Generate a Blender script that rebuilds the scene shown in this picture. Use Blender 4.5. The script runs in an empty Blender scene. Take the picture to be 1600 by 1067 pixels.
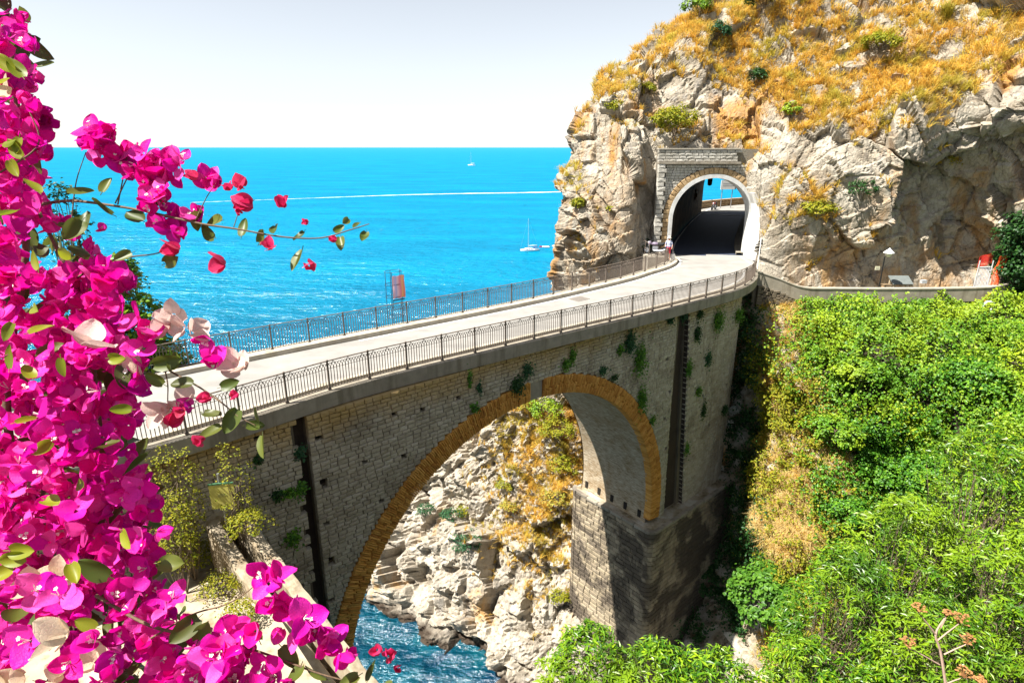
import bpy, math, random
import numpy as np
from mathutils import Vector, Matrix
from mathutils.bvhtree import BVHTree

R = math.radians
rng = np.random.default_rng(7)
random.seed(7)
scene = bpy.context.scene
col = scene.collection

# ------------------------------------------------------------------ camera
FPX = 930.0                                   # focal length in pixels of a 1600 px wide frame
PITCH = math.atan(303.5 / FPX)
CAM = np.array([0.0, 0.0, 38.3])              # sea level is z = 0, the road z = 30
FWD = np.array([0, math.cos(PITCH), -math.sin(PITCH)])
UPV = np.array([0, math.sin(PITCH), math.cos(PITCH)])
cd = bpy.data.cameras.new('camera')
cam = bpy.data.objects.new('camera', cd)
col.objects.link(cam)
cam.location = CAM
cam.rotation_euler = (math.pi / 2 - PITCH, 0, 0)
cd.sensor_width = 36.0
cd.lens = FPX / 1600 * 36.0
cd.clip_start = 0.05
cd.clip_end = 120000
scene.camera = cam

# ------------------------------------------------------------------ sky, sun, exposure
SUN_EL, SUN_AZ = R(57), R(202)                # azimuth counter-clockwise from +X
world = bpy.data.worlds.new('World')
scene.world = world
world.use_nodes = True
wn = world.node_tree
bg = wn.nodes['Background']
sky = wn.nodes.new('ShaderNodeTexSky')
sky.sky_type = 'NISHITA'
sky.sun_disc = False
sky.sun_elevation = SUN_EL
sky.sun_rotation = (math.pi / 2 - SUN_AZ) % (2 * math.pi)
sky.air_density = 1.0
sky.dust_density = 0.15
sky.ozone_density = 2.0
sky.altitude = 40
hs = wn.nodes.new('ShaderNodeHueSaturation')
hs.inputs['Saturation'].default_value = .34
wn.links.new(sky.outputs[0], hs.inputs['Color'])
wn.links.new(hs.outputs[0], bg.inputs[0])
bg.inputs[1].default_value = 0.062
sd = bpy.data.lights.new('sun', 'SUN')
sd.energy = 5.0
sd.angle = R(0.53)
sd.color = (1.0, 0.955, 0.88)
sun = bpy.data.objects.new('sun', sd)
col.objects.link(sun)
sdir = Vector((math.cos(SUN_EL) * math.cos(SUN_AZ), math.cos(SUN_EL) * math.sin(SUN_AZ), math.sin(SUN_EL)))
sun.rotation_euler = sdir.to_track_quat('Z', 'Y').to_euler()
sun.location = (0, 0, 90)
scene.view_settings.view_transform = 'Standard'
scene.view_settings.look = 'None'
scene.view_settings.gamma = 1
scene.view_settings.use_curve_mapping = False
scene.view_settings.exposure = 1.45
scene.cycles.max_bounces = 6
scene.cycles.diffuse_bounces = 3
scene.cycles.glossy_bounces = 2
scene.cycles.transparent_max_bounces = 6
scene.cycles.caustics_reflective = False
scene.cycles.caustics_refractive = False

# ------------------------------------------------------------------ helpers: places
def ray(u, v):
    return np.array([(u - 800) / FPX, 0, 0]) + FWD + UPV * (533.5 - v) / FPX
def at_y(u, v, y):
    r = ray(u, v); return CAM + r * (y / r[1])
def at_z(u, v, z):
    r = ray(u, v); return CAM + r * ((z - CAM[2]) / r[2])
def at_d(u, v, dep):
    return CAM + ray(u, v) * dep
def x_of(u, y, z):
    return (u - 800) / FPX * (y * FWD[1] + (z - CAM[2]) * FWD[2])
BD = np.array([.758, .652, 0.0]); BD /= np.linalg.norm(BD)     # along the bridge
BW = np.array([-BD[1], BD[0], 0.0])                            # across it, towards the sea
BANG = math.atan2(BD[1], BD[0])
P0 = np.array([0, 24.75, 0.0]) + BW * 0.25                     # foot of the near face
def W(s, w, z):
    return P0 + BD * s + BW * w + np.array([0, 0, z])

# ------------------------------------------------------------------ helpers: objects
WL = {}
def tag(o, label=None, cat=None, group=None, kind=None):
    if label: o['label'] = label
    if cat: o['category'] = cat
    if group: o['group'] = group
    if kind: o['kind'] = kind
    return o
def link(o, parent=None, loc=None, local=False):
    """loc is a world place; meshes written in world coordinates have loc None"""
    col.objects.link(o)
    L = np.array(loc if loc is not None else (0, 0, 0), float)
    if parent is None or local:
        o.location = L; WL[o.name] = L
        if parent is not None: o.parent = parent
    else:
        o.parent = parent
        o.location = L - WL[parent.name]; WL[o.name] = L
    return o
def empty(name, loc=(0, 0, 0), rz=0, label=None, cat=None, group=None):
    o = bpy.data.objects.new(name, None)
    o.empty_display_size = .2
    link(o, None, loc)
    o.rotation_euler.z = rz
    return tag(o, label, cat, group)
def mesh_np(name, V, F, smooth=False, fmat=None):
    V = np.ascontiguousarray(V, dtype=np.float32); F = np.ascontiguousarray(F, dtype=np.int32)
    me = bpy.data.meshes.new(name)
    n, k = F.shape
    me.vertices.add(len(V)); me.vertices.foreach_set('co', V.ravel())
    me.loops.add(n * k); me.loops.foreach_set('vertex_index', F.ravel())
    me.polygons.add(n)
    me.polygons.foreach_set('loop_start', np.arange(0, n * k, k, dtype=np.int32))
    me.polygons.foreach_set('use_smooth', np.full(n, bool(smooth)))
    if fmat is not None: me.polygons.foreach_set('material_index', np.asarray(fmat, dtype=np.int32))
    me.update(calc_edges=True)
    return me
def obj(name, me, mats, parent=None, loc=None, local=False, rz=None, scale=None):
    if mats is not None:
        mats = mats if isinstance(mats, (list, tuple)) else [mats]
        if not me.materials:
            for m in mats: me.materials.append(m)
    o = bpy.data.objects.new(name, me)
    link(o, parent, loc, local)
    if rz is not None: o.rotation_euler.z = rz
    if scale is not None: o.scale = scale
    return o
class MB:
    """collects polygons of any size"""
    def __init__(s): s.v = []; s.f = []; s.m = []
    def add(s, V, F, m=0):
        b = len(s.v)
        s.v += [tuple(map(float, p)) for p in V]
        s.f += [tuple(int(i) + b for i in f) for f in F]; s.m += [m] * len(F)
        return s
    def box(s, c, size, rz=0, rx=0, ry=0, m=0, taper=1.0):
        hx, hy, hz = size[0] / 2, size[1] / 2, size[2] / 2
        V = [(-hx, -hy, -hz), (hx, -hy, -hz), (hx, hy, -hz), (-hx, hy, -hz)] + \
            [(x * taper, y * taper, hz) for x, y in ((-hx, -hy), (hx, -hy), (hx, hy), (-hx, hy))]
        M = Matrix.Rotation(rz, 3, 'Z') @ Matrix.Rotation(ry, 3, 'Y') @ Matrix.Rotation(rx, 3, 'X')
        V = [M @ Vector(p) + Vector(c) for p in V]
        return s.add(V, [(3, 2, 1, 0), (4, 5, 6, 7), (0, 1, 5, 4), (1, 2, 6, 5), (2, 3, 7, 6), (3, 0, 4, 7)], m)
    def tube(s, pts, rad, n=6, m=0, cap=True):
        V, F = tube_np(pts, rad, n)
        s.add(V, F, m)
        if cap:
            b = len(s.v) - len(V)
            s.f.append(tuple(b + i for i in reversed(range(n)))); s.m.append(m)
            e = len(s.v) - n
            s.f.append(tuple(e + i for i in range(n))); s.m.append(m)
        return s
    def prism(s, poly, z0, z1, m=0):
        n = len(poly)
        V = [(p[0], p[1], z0) for p in poly] + [(p[0], p[1], z1) for p in poly]
        F = [tuple(reversed(range(n))), tuple(range(n, 2 * n))] + [(i, (i + 1) % n, n + (i + 1) % n, n + i) for i in range(n)]
        return s.add(V, F, m)
    def lathe(s, prof, c=(0, 0, 0), n=12, m=0, axis='Z'):
        V = []; F = []
        for r, h in prof:
            for k in range(n):
                a = 2 * math.pi * k / n
                p = (r * math.cos(a), r * math.sin(a), h)
                if axis == 'Y': p = (p[0], p[2], p[1])
                if axis == 'X': p = (p[2], p[0], p[1])
                V.append((p[0] + c[0], p[1] + c[1], p[2] + c[2]))
        for i in range(len(prof) - 1):
            for k in range(n):
                F.append((i * n + k, i * n + (k + 1) % n, (i + 1) * n + (k + 1) % n, (i + 1) * n + k))
        if prof[0][0] > 1e-4: F.append(tuple(reversed(range(n))))
        if prof[-1][0] > 1e-4: F.append(tuple((len(prof) - 1) * n + k for k in range(n)))
        return s.add(V, F, m)
    def mesh(s, name, smooth=False):
        me = bpy.data.meshes.new(name)
        me.from_pydata(s.v, [], s.f)
        if smooth: me.polygons.foreach_set('use_smooth', [True] * len(me.polygons))
        if any(s.m): me.polygons.foreach_set('material_index', s.m)
        me.update()
        return me
    def build(s, name, mats, parent=None, loc=None, local=False, smooth=False, rz=None):
        return obj(name, s.mesh(name, smooth), mats, parent, loc, local, rz)
def tube_np(pts, rad, n=6):
    P = np.array(pts, float); k = len(P)
    rad = np.full(k, rad, float) if np.isscalar(rad) else np.array(rad, float)
    T = np.gradient(P, axis=0); T /= np.linalg.norm(T, axis=1)[:, None] + 1e-9
    ref = np.array([0, 0, 1.0]) if abs(T[:, 2]).mean() < .85 else np.array([1.0, 0, 0])
    A = np.cross(T, ref); A /= np.linalg.norm(A, axis=1)[:, None] + 1e-9
    B = np.cross(A, T)
    an = np.arange(n) * 2 * math.pi / n + math.pi / 4
    V = P[:, None, :] + rad[:, None, None] * (A[:, None, :] * np.cos(an)[None, :, None] - B[:, None, :] * np.sin(an)[None, :, None])
    F = [(i * n + j, i * n + (j + 1) % n, (i + 1) * n + (j + 1) % n, (i + 1) * n + j) for i in range(k - 1) for j in range(n)]
    return V.reshape(-1, 3), F
def cr(P, n, ts=None):
    """Catmull-Rom through P along axis 0, n samples"""
    P = np.asarray(P, float); k = len(P)
    t = np.linspace(0, k - 1, n) if ts is None else np.asarray(ts)
    i = np.clip(np.floor(t).astype(int), 0, k - 2); x = t - i
    ext = np.concatenate([2 * P[:1] - P[1:2], P, 2 * P[-1:] - P[-2:-1]])
    a, b, c, d = ext[i], ext[i + 1], ext[i + 2], ext[i + 3]
    x = x.reshape((-1,) + (1,) * (P.ndim - 1))
    return .5 * ((2 * b) + (c - a) * x + (2 * a - 5 * b + 4 * c - d) * x ** 2 + (3 * b - a - 3 * c + d) * x ** 3)
def frames(N, spin=None):
    """rotation matrices whose z axis is N"""
    N = N / (np.linalg.norm(N, axis=1)[:, None] + 1e-9)
    ref = np.where(np.abs(N[:, 2:3]) < .9, np.array([[0, 0, 1.0]]), np.array([[1.0, 0, 0]]))
    X = np.cross(ref, N); X /= np.linalg.norm(X, axis=1)[:, None] + 1e-9
    Y = np.cross(N, X)
    if spin is None: spin = rng.uniform(0, 2 * np.pi, len(N))
    c, s = np.cos(spin)[:, None], np.sin(spin)[:, None]
    return np.stack([X * c + Y * s, -X * s + Y * c, N], axis=2)
def scatter(T, TF, pos, rot, sc):
    T = np.asarray(T, float); TF = np.asarray(TF)
    sc = np.asarray(sc, float)
    if sc.ndim == 1: sc = sc[:, None]
    L = T[None] * (sc[:, None, :] if sc.shape[1] == 3 else sc[:, :, None])
    V = np.einsum('nij,nkj->nki', rot, L) + pos[:, None, :]
    F = TF[None] + (np.arange(len(pos)) * len(T))[:, None, None]
    return V.reshape(-1, 3), F.reshape(-1, TF.shape[1])

# ------------------------------------------------------------------ helpers: noise
def _h(ix, iy, iz, seed):
    with np.errstate(over='ignore'):
        h = (ix.astype(np.uint32) * np.uint32(374761393) + iy.astype(np.uint32) * np.uint32(668265263)
             + iz.astype(np.uint32) * np.uint32(2147483647) + np.uint32((seed * 974634777) & 0xffffffff))
        h = (h ^ (h >> np.uint32(13))) * np.uint32(1274126177)
        h = (h ^ (h >> np.uint32(16))) * np.uint32(2246822519)
        h = h ^ (h >> np.uint32(15))
    return h.astype(np.float64) / 4294967295.0
def vnoise(p, seed=0):
    i = np.floor(p).astype(np.int64); f = p - i
    w = f * f * f * (f * (f * 6 - 15) + 10)
    r = 0
    for dx in (0, 1):
        for dy in (0, 1):
            for dz in (0, 1):
                wt = (w[:, 0] if dx else 1 - w[:, 0]) * (w[:, 1] if dy else 1 - w[:, 1]) * (w[:, 2] if dz else 1 - w[:, 2])
                r = r + wt * _h(i[:, 0] + dx, i[:, 1] + dy, i[:, 2] + dz, seed)
    return r * 2 - 1
def fbm(p, octv=4, seed=0, gain=.5):
    a, r, t = 1.0, 0, 0
    for k in range(octv):
        r = r + a * vnoise(p * (2 ** k) + 17.3 * k, seed + k); t += a; a *= gain
    return r / t
def facet(p, seed=0, tilt=.9):
    """blocky rock: every cell has its own offset and tilt; returns height and distance to the cell edge"""
    i0 = np.floor(p).astype(np.int64)
    best = np.full(len(p), 9.0); b2 = np.full(len(p), 9.0)
    val = np.zeros(len(p))
    for dx in (-1, 0, 1):
        for dy in (-1, 0, 1):
            for dz in (-1, 0, 1):
                c = i0 + np.array([dx, dy, dz])
                h = [_h(c[:, 0], c[:, 1], c[:, 2], seed + q) for q in range(7)]
                q = p - (c + np.stack(h[:3], 1))
                d2 = (q ** 2).sum(1)
                t = (q * (np.stack(h[3:6], 1) - .5)).sum(1) * 2 * tilt + (h[6] - .5)
                m = d2 < best
                b2 = np.where(m, best, np.minimum(b2, d2))
                val = np.where(m, t, val); best = np.where(m, d2, best)
    return val, np.sqrt(b2) - np.sqrt(best)
def grid_faces(nr, nc):
    a = np.arange(nr * nc).reshape(nr, nc)
    return np.stack([a[:-1, :-1], a[:-1, 1:], a[1:, 1:], a[1:, :-1]], -1).reshape(-1, 4)
def grid_normals(G):
    n = np.cross(np.gradient(G, axis=1), np.gradient(G, axis=0))
    return n / (np.linalg.norm(n, axis=2)[..., None] + 1e-9)

# ------------------------------------------------------------------ helpers: materials
class M:
    def __init__(s, name):
        s.m = bpy.data.materials.new(name); s.m.use_nodes = True
        s.t = s.m.node_tree; s.t.nodes.clear()
        s.out = s.t.nodes.new('ShaderNodeOutputMaterial')
    def n(s, typ, ins=None, **kw):
        nd = s.t.nodes.new('ShaderNode' + typ)
        for k, v in kw.items(): setattr(nd, k, v)
        for k, v in (ins or {}).items(): s.set(nd.inputs[k], v)
        return nd
    def set(s, sock, v):
        if hasattr(v, 'is_output') or isinstance(v, bpy.types.NodeSocket): s.t.links.new(v, sock)
        elif isinstance(v, bpy.types.Node): s.t.links.new(v.outputs[0], sock)
        else:
            if isinstance(v, tuple) and len(v) == 3 and sock.type == 'RGBA': v = (*v, 1)
            sock.default_value = v
    def coord(s, scale=(1, 1, 1), kind='Object', rot=(0, 0, 0)):
        tc = s.n('TexCoord')
        mp = s.n('Mapping', {0: tc.outputs[kind]})
        mp.inputs['Scale'].default_value = scale; mp.inputs['Rotation'].default_value = rot
        return mp.outputs[0]
    def pos(s, scale=(1, 1, 1), rot=(0, 0, 0)):
        g = s.n('NewGeometry'); mp = s.n('Mapping', {0: g.outputs['Position']})
        mp.inputs['Scale'].default_value = scale; mp.inputs['Rotation'].default_value = rot
        return mp.outputs[0]
    def noise(s, vec, scale, detail=5, rough=.55, dist=0):
        return s.n('TexNoise', {'Vector': vec, 'Scale': scale, 'Detail': detail, 'Roughness': rough, 'Distortion': dist}).outputs[0]
    def ramp(s, fac, stops, interp='LINEAR'):
        r = s.n('ValToRGB', {0: fac}); e = r.color_ramp.elements; r.color_ramp.interpolation = interp
        while len(e) < len(stops): e.new(.5)
        for k, (p, c) in enumerate(stops):
            e[k].position = p; e[k].color = (*c, 1) if len(c) == 3 else c
        return r.outputs[0]
    def mix(s, fac, a, b, mode='MIX'):
        x = s.n('Mix', data_type='RGBA', blend_type=mode)
        s.set(x.inputs[0], fac); s.set(x.inputs[6], a); s.set(x.inputs[7], b)
        return x.outputs[2]
    def math(s, op, a, b=0.0, c=0.0, clamp=False):
        x = s.n('Math', operation=op, use_clamp=clamp)
        s.set(x.inputs[0], a); s.set(x.inputs[1], b)
        if op in ('MULTIPLY_ADD',): s.set(x.inputs[2], c)
        return x.outputs[0]
    def mask(s, fac, lo, hi):
        x = s.n('MapRange', {0: fac, 1: lo, 2: hi}); x.clamp = True
        return x.outputs[0]
    def rand(s):
        g = s.n('NewGeometry').outputs['Random Per Island']; o = s.n('ObjectInfo').outputs['Random']
        return s.math('FRACT', s.math('ADD', g, o))
    def bump(s, h, strength=.5, dist=.1, normal=None):
        b = s.n('Bump', {'Height': h, 'Strength': strength, 'Distance': dist})
        if normal is not None: s.set(b.inputs['Normal'], normal)
        return b.outputs[0]
    def bsdf(s, color, rough=.8, normal=None, spec=.3, metal=0.0, **kw):
        b = s.n('BsdfPrincipled', {'Base Color': color, 'Roughness': rough, 'Specular IOR Level': spec, 'Metallic': metal})
        if normal is not None: s.set(b.inputs['Normal'], normal)
        for k, v in kw.items(): s.set(b.inputs[k], v)
        s.t.links.new(b.outputs[0], s.out.inputs[0])
        return s.m
def plain(name, c, rough=.6, metal=0.0, var=.12, scale=6.0, spec=.3):
    m = M(name)
    nz = m.noise(m.coord(), scale, 5)
    lo = tuple(x * (1 - var) for x in c); hi = tuple(min(1, x * (1 + var)) for x in c)
    return m.bsdf(m.ramp(nz, [(.3, lo), (.7, hi)]), rough, m.bump(nz, .25, .02), spec, metal)
def leafy(name, cols, trans=.35, rough=.5, spec=.25, big=.35, bigcol=None, bigcol2=None):
    """foliage: every leaf has its own tint, part of the light passes through"""
    m = M(name)
    c = m.ramp(m.rand(), [(k / max(1, len(cols) - 1), x) for k, x in enumerate(cols)])
    if bigcol is not None:
        c = m.mix(m.mask(m.noise(m.pos(), big, 3), .47, .62), c, bigcol)
    if bigcol2 is not None:
        c = m.mix(m.math('MULTIPLY', m.mask(m.noise(m.pos((1.3, 1, .8)), big * 1.7, 3), .5, .66), .8), c, bigcol2)
    b = m.n('BsdfPrincipled', {'Base Color': c, 'Roughness': rough, 'Specular IOR Level': spec})
    t = m.n('BsdfTranslucent', {'Color': c})
    x = m.n('MixShader', {0: trans, 1: b.outputs[0], 2: t.outputs[0]})
    m.t.links.new(x.outputs[0], m.out.inputs[0])
    return m.m

# ================================================================== materials
def rock_mat(name, light, mid, dark, ochre, och=(.55, .68), zs=.35, wet=False, cave=False):
    m = M(name)
    p = m.pos(); pz = m.pos((1, 1, zs), (.35, .25, 0))
    n1 = m.noise(p, .55, 10, .66)
    c = m.ramp(n1, [(.3, dark), (.45, mid), (.62, light)])
    c = m.mix(m.mask(m.noise(pz, .3, 7, .6, .6), och[0], och[1]), c, ochre)
    n2 = m.noise(p, 2.6, 9, .7)
    c = m.mix(m.math('MULTIPLY', m.mask(n2, .5, .68), .55), c, tuple(x * .45 for x in mid))
    c = m.mix(m.math('MULTIPLY', m.mask(m.noise(m.pos((1, 1, .12)), 1.1, 6, .6), .56, .66), .5), c, (.20, .19, .18))
    v = m.n('TexVoronoi', {'Vector': m.n('VectorMath', {0: p, 1: m.n('TexNoise', {'Vector': p, 'Scale': 1.2, 'Detail': 4}).outputs[1]}, operation='ADD').outputs[0], 'Scale': 1.1}, feature='DISTANCE_TO_EDGE').outputs[0]
    crack = m.mask(v, 0, .07)
    h = m.math('ADD', m.math('MULTIPLY', n2, .8), m.math('ADD', m.math('MULTIPLY', crack, .22), m.math('MULTIPLY', m.noise(p, 11, 8, .65), .25)))
    if cave:        # ochre stains, plus brown darkening that paints in the overhang's shade
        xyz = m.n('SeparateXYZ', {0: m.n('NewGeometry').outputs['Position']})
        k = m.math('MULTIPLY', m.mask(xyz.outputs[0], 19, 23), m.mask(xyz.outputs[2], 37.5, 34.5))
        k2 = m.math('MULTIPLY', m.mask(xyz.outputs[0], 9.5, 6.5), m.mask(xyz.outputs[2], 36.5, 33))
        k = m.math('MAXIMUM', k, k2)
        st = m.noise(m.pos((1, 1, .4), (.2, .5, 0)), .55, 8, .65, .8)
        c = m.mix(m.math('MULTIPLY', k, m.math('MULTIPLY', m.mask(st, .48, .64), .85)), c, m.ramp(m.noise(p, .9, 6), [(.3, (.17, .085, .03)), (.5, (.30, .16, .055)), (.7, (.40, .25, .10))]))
    if wet:
        z = m.n('SeparateXYZ', {0: m.n('NewGeometry').outputs['Position']}).outputs[2]
        zz = m.math('ADD', z, m.math('MULTIPLY', m.noise(p, .5, 4), -1.6))
        c = m.mix(m.mask(zz, .3, -.5), c, (.045, .032, .022))
    vc = m.n('TexVoronoi', {'Vector': m.n('VectorMath', {0: m.pos((1, 1, .35), (.1, .3, 0)), 1: m.n('TexNoise', {'Vector': p, 'Scale': .9, 'Detail': 6}).outputs[1]}, operation='ADD').outputs[0], 'Scale': 2.3}, feature='DISTANCE_TO_EDGE').outputs[0]
    h = m.math('ADD', h, m.math('MULTIPLY', m.mask(vc, 0, .05), .25))
    c = m.mix(m.math('MULTIPLY', m.mask(vc, .035, 0), .45), c, tuple(x * .8 for x in dark))
    return m.bsdf(c, .9, m.bump(h, .5, .2), .2)
M_CLIFF = rock_mat('limestone_cliff', (.43, .385, .31), (.305, .262, .20), (.125, .10, .072), (.36, .19, .055), (.52, .65), cave=True)
M_SHORE = rock_mat('shore_rock', (.46, .41, .33), (.36, .315, .25), (.20, .17, .13), (.40, .24, .09), (.6, .7), wet=True)
def earth_mat():
    m = M('slope_earth')
    p = m.pos()
    n1 = m.noise(p, .8, 8, .6)
    c = m.ramp(n1, [(.35, (.13, .095, .05)), (.48, (.30, .255, .18)), (.62, (.43, .395, .33))])
    return m.bsdf(c, .95, m.bump(m.noise(p, 3, 8, .65), .8, .25), .15)
M_EARTH = earth_mat()
M_HUMUS = plain('dark_leaf_litter', (.035, .030, .016), .95, 0, .4, 3)
def sea_mat():
    m = M('sea_water')
    g = m.n('NewGeometry').outputs['Position']
    y = m.n('SeparateXYZ', {0: g}).outputs[1]
    t = m.mask(y, 40, 180)
    nb = m.noise(m.pos((.35, 1, 1)), .035, 5, .6)
    deep = m.mix(m.mask(nb, .35, .68), (.000, .145, .27), (.000, .195, .335))
    near = m.mix(m.mask(m.noise(m.pos(), .25, 5, .6), .38, .62), (.000, .028, .060), (.002, .072, .105))
    c = m.mix(t, near, deep)  # darker near, brighter far: reflection and view angle put into the colour
    far = m.mask(y, 400, 9000)
    c = m.mix(far, c, (.010, .185, .31))  # paler tint towards the horizon imitates sky reflection
    w0 = m.noise(m.pos((.45, 1, 1), (0, 0, .12)), .055, 5, .62)
    w1 = m.noise(m.pos((.55, 1, 1), (0, 0, .25)), .30, 4, .6)
    w2 = m.noise(m.pos((.6, 1, 1), (0, 0, -.3)), 1.15, 5, .65)
    w3 = m.noise(m.pos((.7, 1, 1)), 4.5, 3, .6)
    h = m.math('ADD', m.math('ADD', m.math('MULTIPLY', w0, 9.0), m.math('MULTIPLY', w1, 2.2)), m.math('ADD', m.math('MULTIPLY', w2, .6), m.math('MULTIPLY', w3, .14)))
    hf = m.math('MULTIPLY', m.mask(y, 2500, 30), 1.0)
    b = m.n('Bump', {'Height': h, 'Strength': m.math('ADD', m.math('MULTIPLY', hf, .50), .32), 'Distance': 1.0}).outputs[0]
    df = m.n('BsdfDiffuse', {'Color': c, 'Normal': b}); gl = m.n('BsdfGlossy', {'Color': (.9, .95, 1.0), 'Roughness': .16, 'Normal': b})
    x = m.n('MixShader', {0: m.math('ADD', .05, m.math('MULTIPLY', m.mask(y, 150, 40), .0)), 1: df.outputs[0], 2: gl.outputs[0]})
    m.t.links.new(x.outputs[0], m.out.inputs[0]); return m.m
M_SEA = sea_mat()
def asphalt_mat():
    m = M('pale_asphalt')
    p = m.pos()
    n = m.noise(p, 1.1, 6, .6); f = m.noise(p, 60, 4, .7)
    c = m.ramp(n, [(.35, (.24, .23, .21)), (.65, (.30, .287, .262))])
    c = m.mix(m.math('MULTIPLY', m.mask(m.noise(m.pos((.25, 1, 1), (0, 0, -.71)), .9, 4), .5, .62), .35), c, (.18, .172, .16))
    c = m.mix(m.math('MULTIPLY', m.mask(f, .4, .7), .25), c, (.26, .25, .24))
    return m.bsdf(c, .9, m.bump(f, .3, .01), .2)
M_ROAD = asphalt_mat()
M_ROADSHADE = plain('tunnel_shade_asphalt', (.030, .040, .068), .75, 0, .25, 3)  # asphalt darkened to paint in the tunnel's shade
def concrete_mat(name, c, stain=(.16, .145, .12), st=.55):
    m = M(name)
    p = m.pos()
    a = m.noise(p, 2.0, 8, .65); s = m.noise(m.pos((1, 1, .12)), 2.4, 6, .6); f = m.noise(p, 30, 4, .7)
    k = m.ramp(a, [(.3, tuple(x * .78 for x in c)), (.7, tuple(min(1, x * 1.12) for x in c))])
    k = m.mix(m.math('MULTIPLY', m.mask(s, .5, .66), st), k, stain)
    return m.bsdf(k, .9, m.bump(m.math('ADD', a, m.math('MULTIPLY', f, .3)), .4, .03), .2)
M_CONC = concrete_mat('grey_concrete', (.29, .255, .20), (.13, .105, .07), .6)
M_CONC2 = concrete_mat('pale_concrete', (.42, .38, .31), (.28, .22, .14), .4)
M_CREAM = concrete_mat('cream_plaster', (.40, .335, .24), (.20, .14, .075), .8)
M_LEDGE = concrete_mat('ledge_concrete', (.40, .36, .29), (.25, .19, .10), .35)
def stone_mat(name, cols, stain, stain_amt=.6, ochre=None, zlo=28.2, zhi=29.2, bscale=9, th=(.52, .63)):
    m = M(name)
    p = m.pos()
    c = m.ramp(m.rand(), [(k / (len(cols) - 1), x) for k, x in enumerate(cols)])
    n = m.noise(p, 7, 8, .65)
    c = m.mix(m.math('MULTIPLY', m.mask(n, .45, .7), .35), c, tuple(x * .6 for x in cols[0]))
    big = m.noise(p, .42, 6, .6, .8)
    c = m.mix(m.math('MULTIPLY', m.mask(big, *th), stain_amt), c, stain)
    stk_ = m.noise(m.pos((1, 1, .07)), 1.7, 6, .6)
    c = m.mix(m.math('MULTIPLY', m.mask(stk_, .54, .68), .45), c, stain)
    if ochre:
        z = m.n('SeparateXYZ', {0: m.n('NewGeometry').outputs['Position']}).outputs[2]
        zz = m.math('ADD', z, m.math('MULTIPLY', m.math('SUBTRACT', m.noise(p, .8, 5), .5), 1.6))
        c = m.mix(m.math('MULTIPLY', m.mask(zz, zlo, zhi), .75), c, ochre)
    b = m.bump(m.math('ADD', n, m.math('MULTIPLY', m.noise(p, 28, 5, .7), .4)), .8, .05)
    return m.bsdf(c, .92, b, .15)
M_STONE = stone_mat('bridge_ashlar', [(.36, .315, .23), (.43, .38, .29), (.49, .435, .34), (.40, .35, .26), (.53, .48, .385)], (.20, .16, .11), .55, (.44, .285, .09))
M_MORTAR = stone_mat('bridge_mortar', [(.17, .14, .10), (.19, .155, .11)], (.10, .08, .055), .5)
M_GROOVE = stone_mat('dark_brown_render', [(.060, .044, .034), (.070, .052, .040)], (.04, .03, .025), .5)
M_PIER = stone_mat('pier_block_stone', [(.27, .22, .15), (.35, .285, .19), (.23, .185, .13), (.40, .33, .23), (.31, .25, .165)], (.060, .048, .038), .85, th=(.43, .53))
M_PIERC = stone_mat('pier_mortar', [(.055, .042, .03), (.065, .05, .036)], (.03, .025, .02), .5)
def brick_mat():
    m = M('ochre_arch_brick')
    c = m.ramp(m.rand(), [(0, (.44, .19, .04)), (.3, (.58, .28, .06)), (.6, (.66, .35, .09)), (.85, (.54, .26, .055)), (1, (.40, .17, .04))])
    p = m.pos(); n = m.noise(p, 5, 7, .7)
    c = m.mix(m.math('MULTIPLY', m.mask(n, .52, .72), .5), c, (.20, .09, .025))
    return m.bsdf(c, .9, m.bump(n, .6, .03), .15)
M_BRICK = brick_mat()
def vault_mat():
    m = M('vault_brick_lining')
    p = m.pos(); 
    z = m.pos((1, 1, 1))
    n = m.noise(p, .9, 7, .65); n2 = m.noise(m.pos((3, 3, 14)), 1.0, 5, .6)
    c = m.ramp(n2, [(.35, (.22, .165, .10)), (.5, (.36, .29, .20)), (.65, (.46, .39, .29))])
    c = m.mix(m.math('MULTIPLY', m.mask(n, .48, .66), .6), c, (.22, .14, .06))
    return m.bsdf(c, .92, m.bump(n2, .8, .06), .15)
M_VAULT = vault_mat()
M_IRON = plain('rusty_brown_iron', (.17, .135, .11), .6, .3, .3, 20)
M_HOLESHADE = plain('painted_hole_shade', (.02, .016, .012), .95)  # near-black colour standing in for shade inside holes
M_WHITE = plain('white_paint', (.78, .78, .76), .6, 0, .05)
M_LINE = plain('worn_white_line', (.62, .62, .60), .8, 0, .15, 9)
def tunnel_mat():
    m = M('sooty_shade_lining')  # soot brown, lowered further to paint in the bore's darkness
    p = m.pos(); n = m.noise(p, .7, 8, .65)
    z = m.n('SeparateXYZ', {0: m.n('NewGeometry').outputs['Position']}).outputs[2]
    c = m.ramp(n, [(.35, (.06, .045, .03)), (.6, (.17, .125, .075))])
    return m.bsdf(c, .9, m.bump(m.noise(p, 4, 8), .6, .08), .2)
M_TUN = tunnel_mat()
M_PSTONE = stone_mat('portal_stone', [(.36, .34, .29), (.44, .42, .365), (.50, .475, .42), (.40, .375, .32)], (.26, .23, .18), .4)
M_PMORT = stone_mat('portal_mortar', [(.20, .18, .145), (.22, .20, .16)], (.15, .13, .1), .4)
M_VOUS = stone_mat('portal_voussoir_stone', [(.36, .24, .12), (.44, .31, .17), (.40, .27, .14)], (.28, .17, .08), .4)

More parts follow.
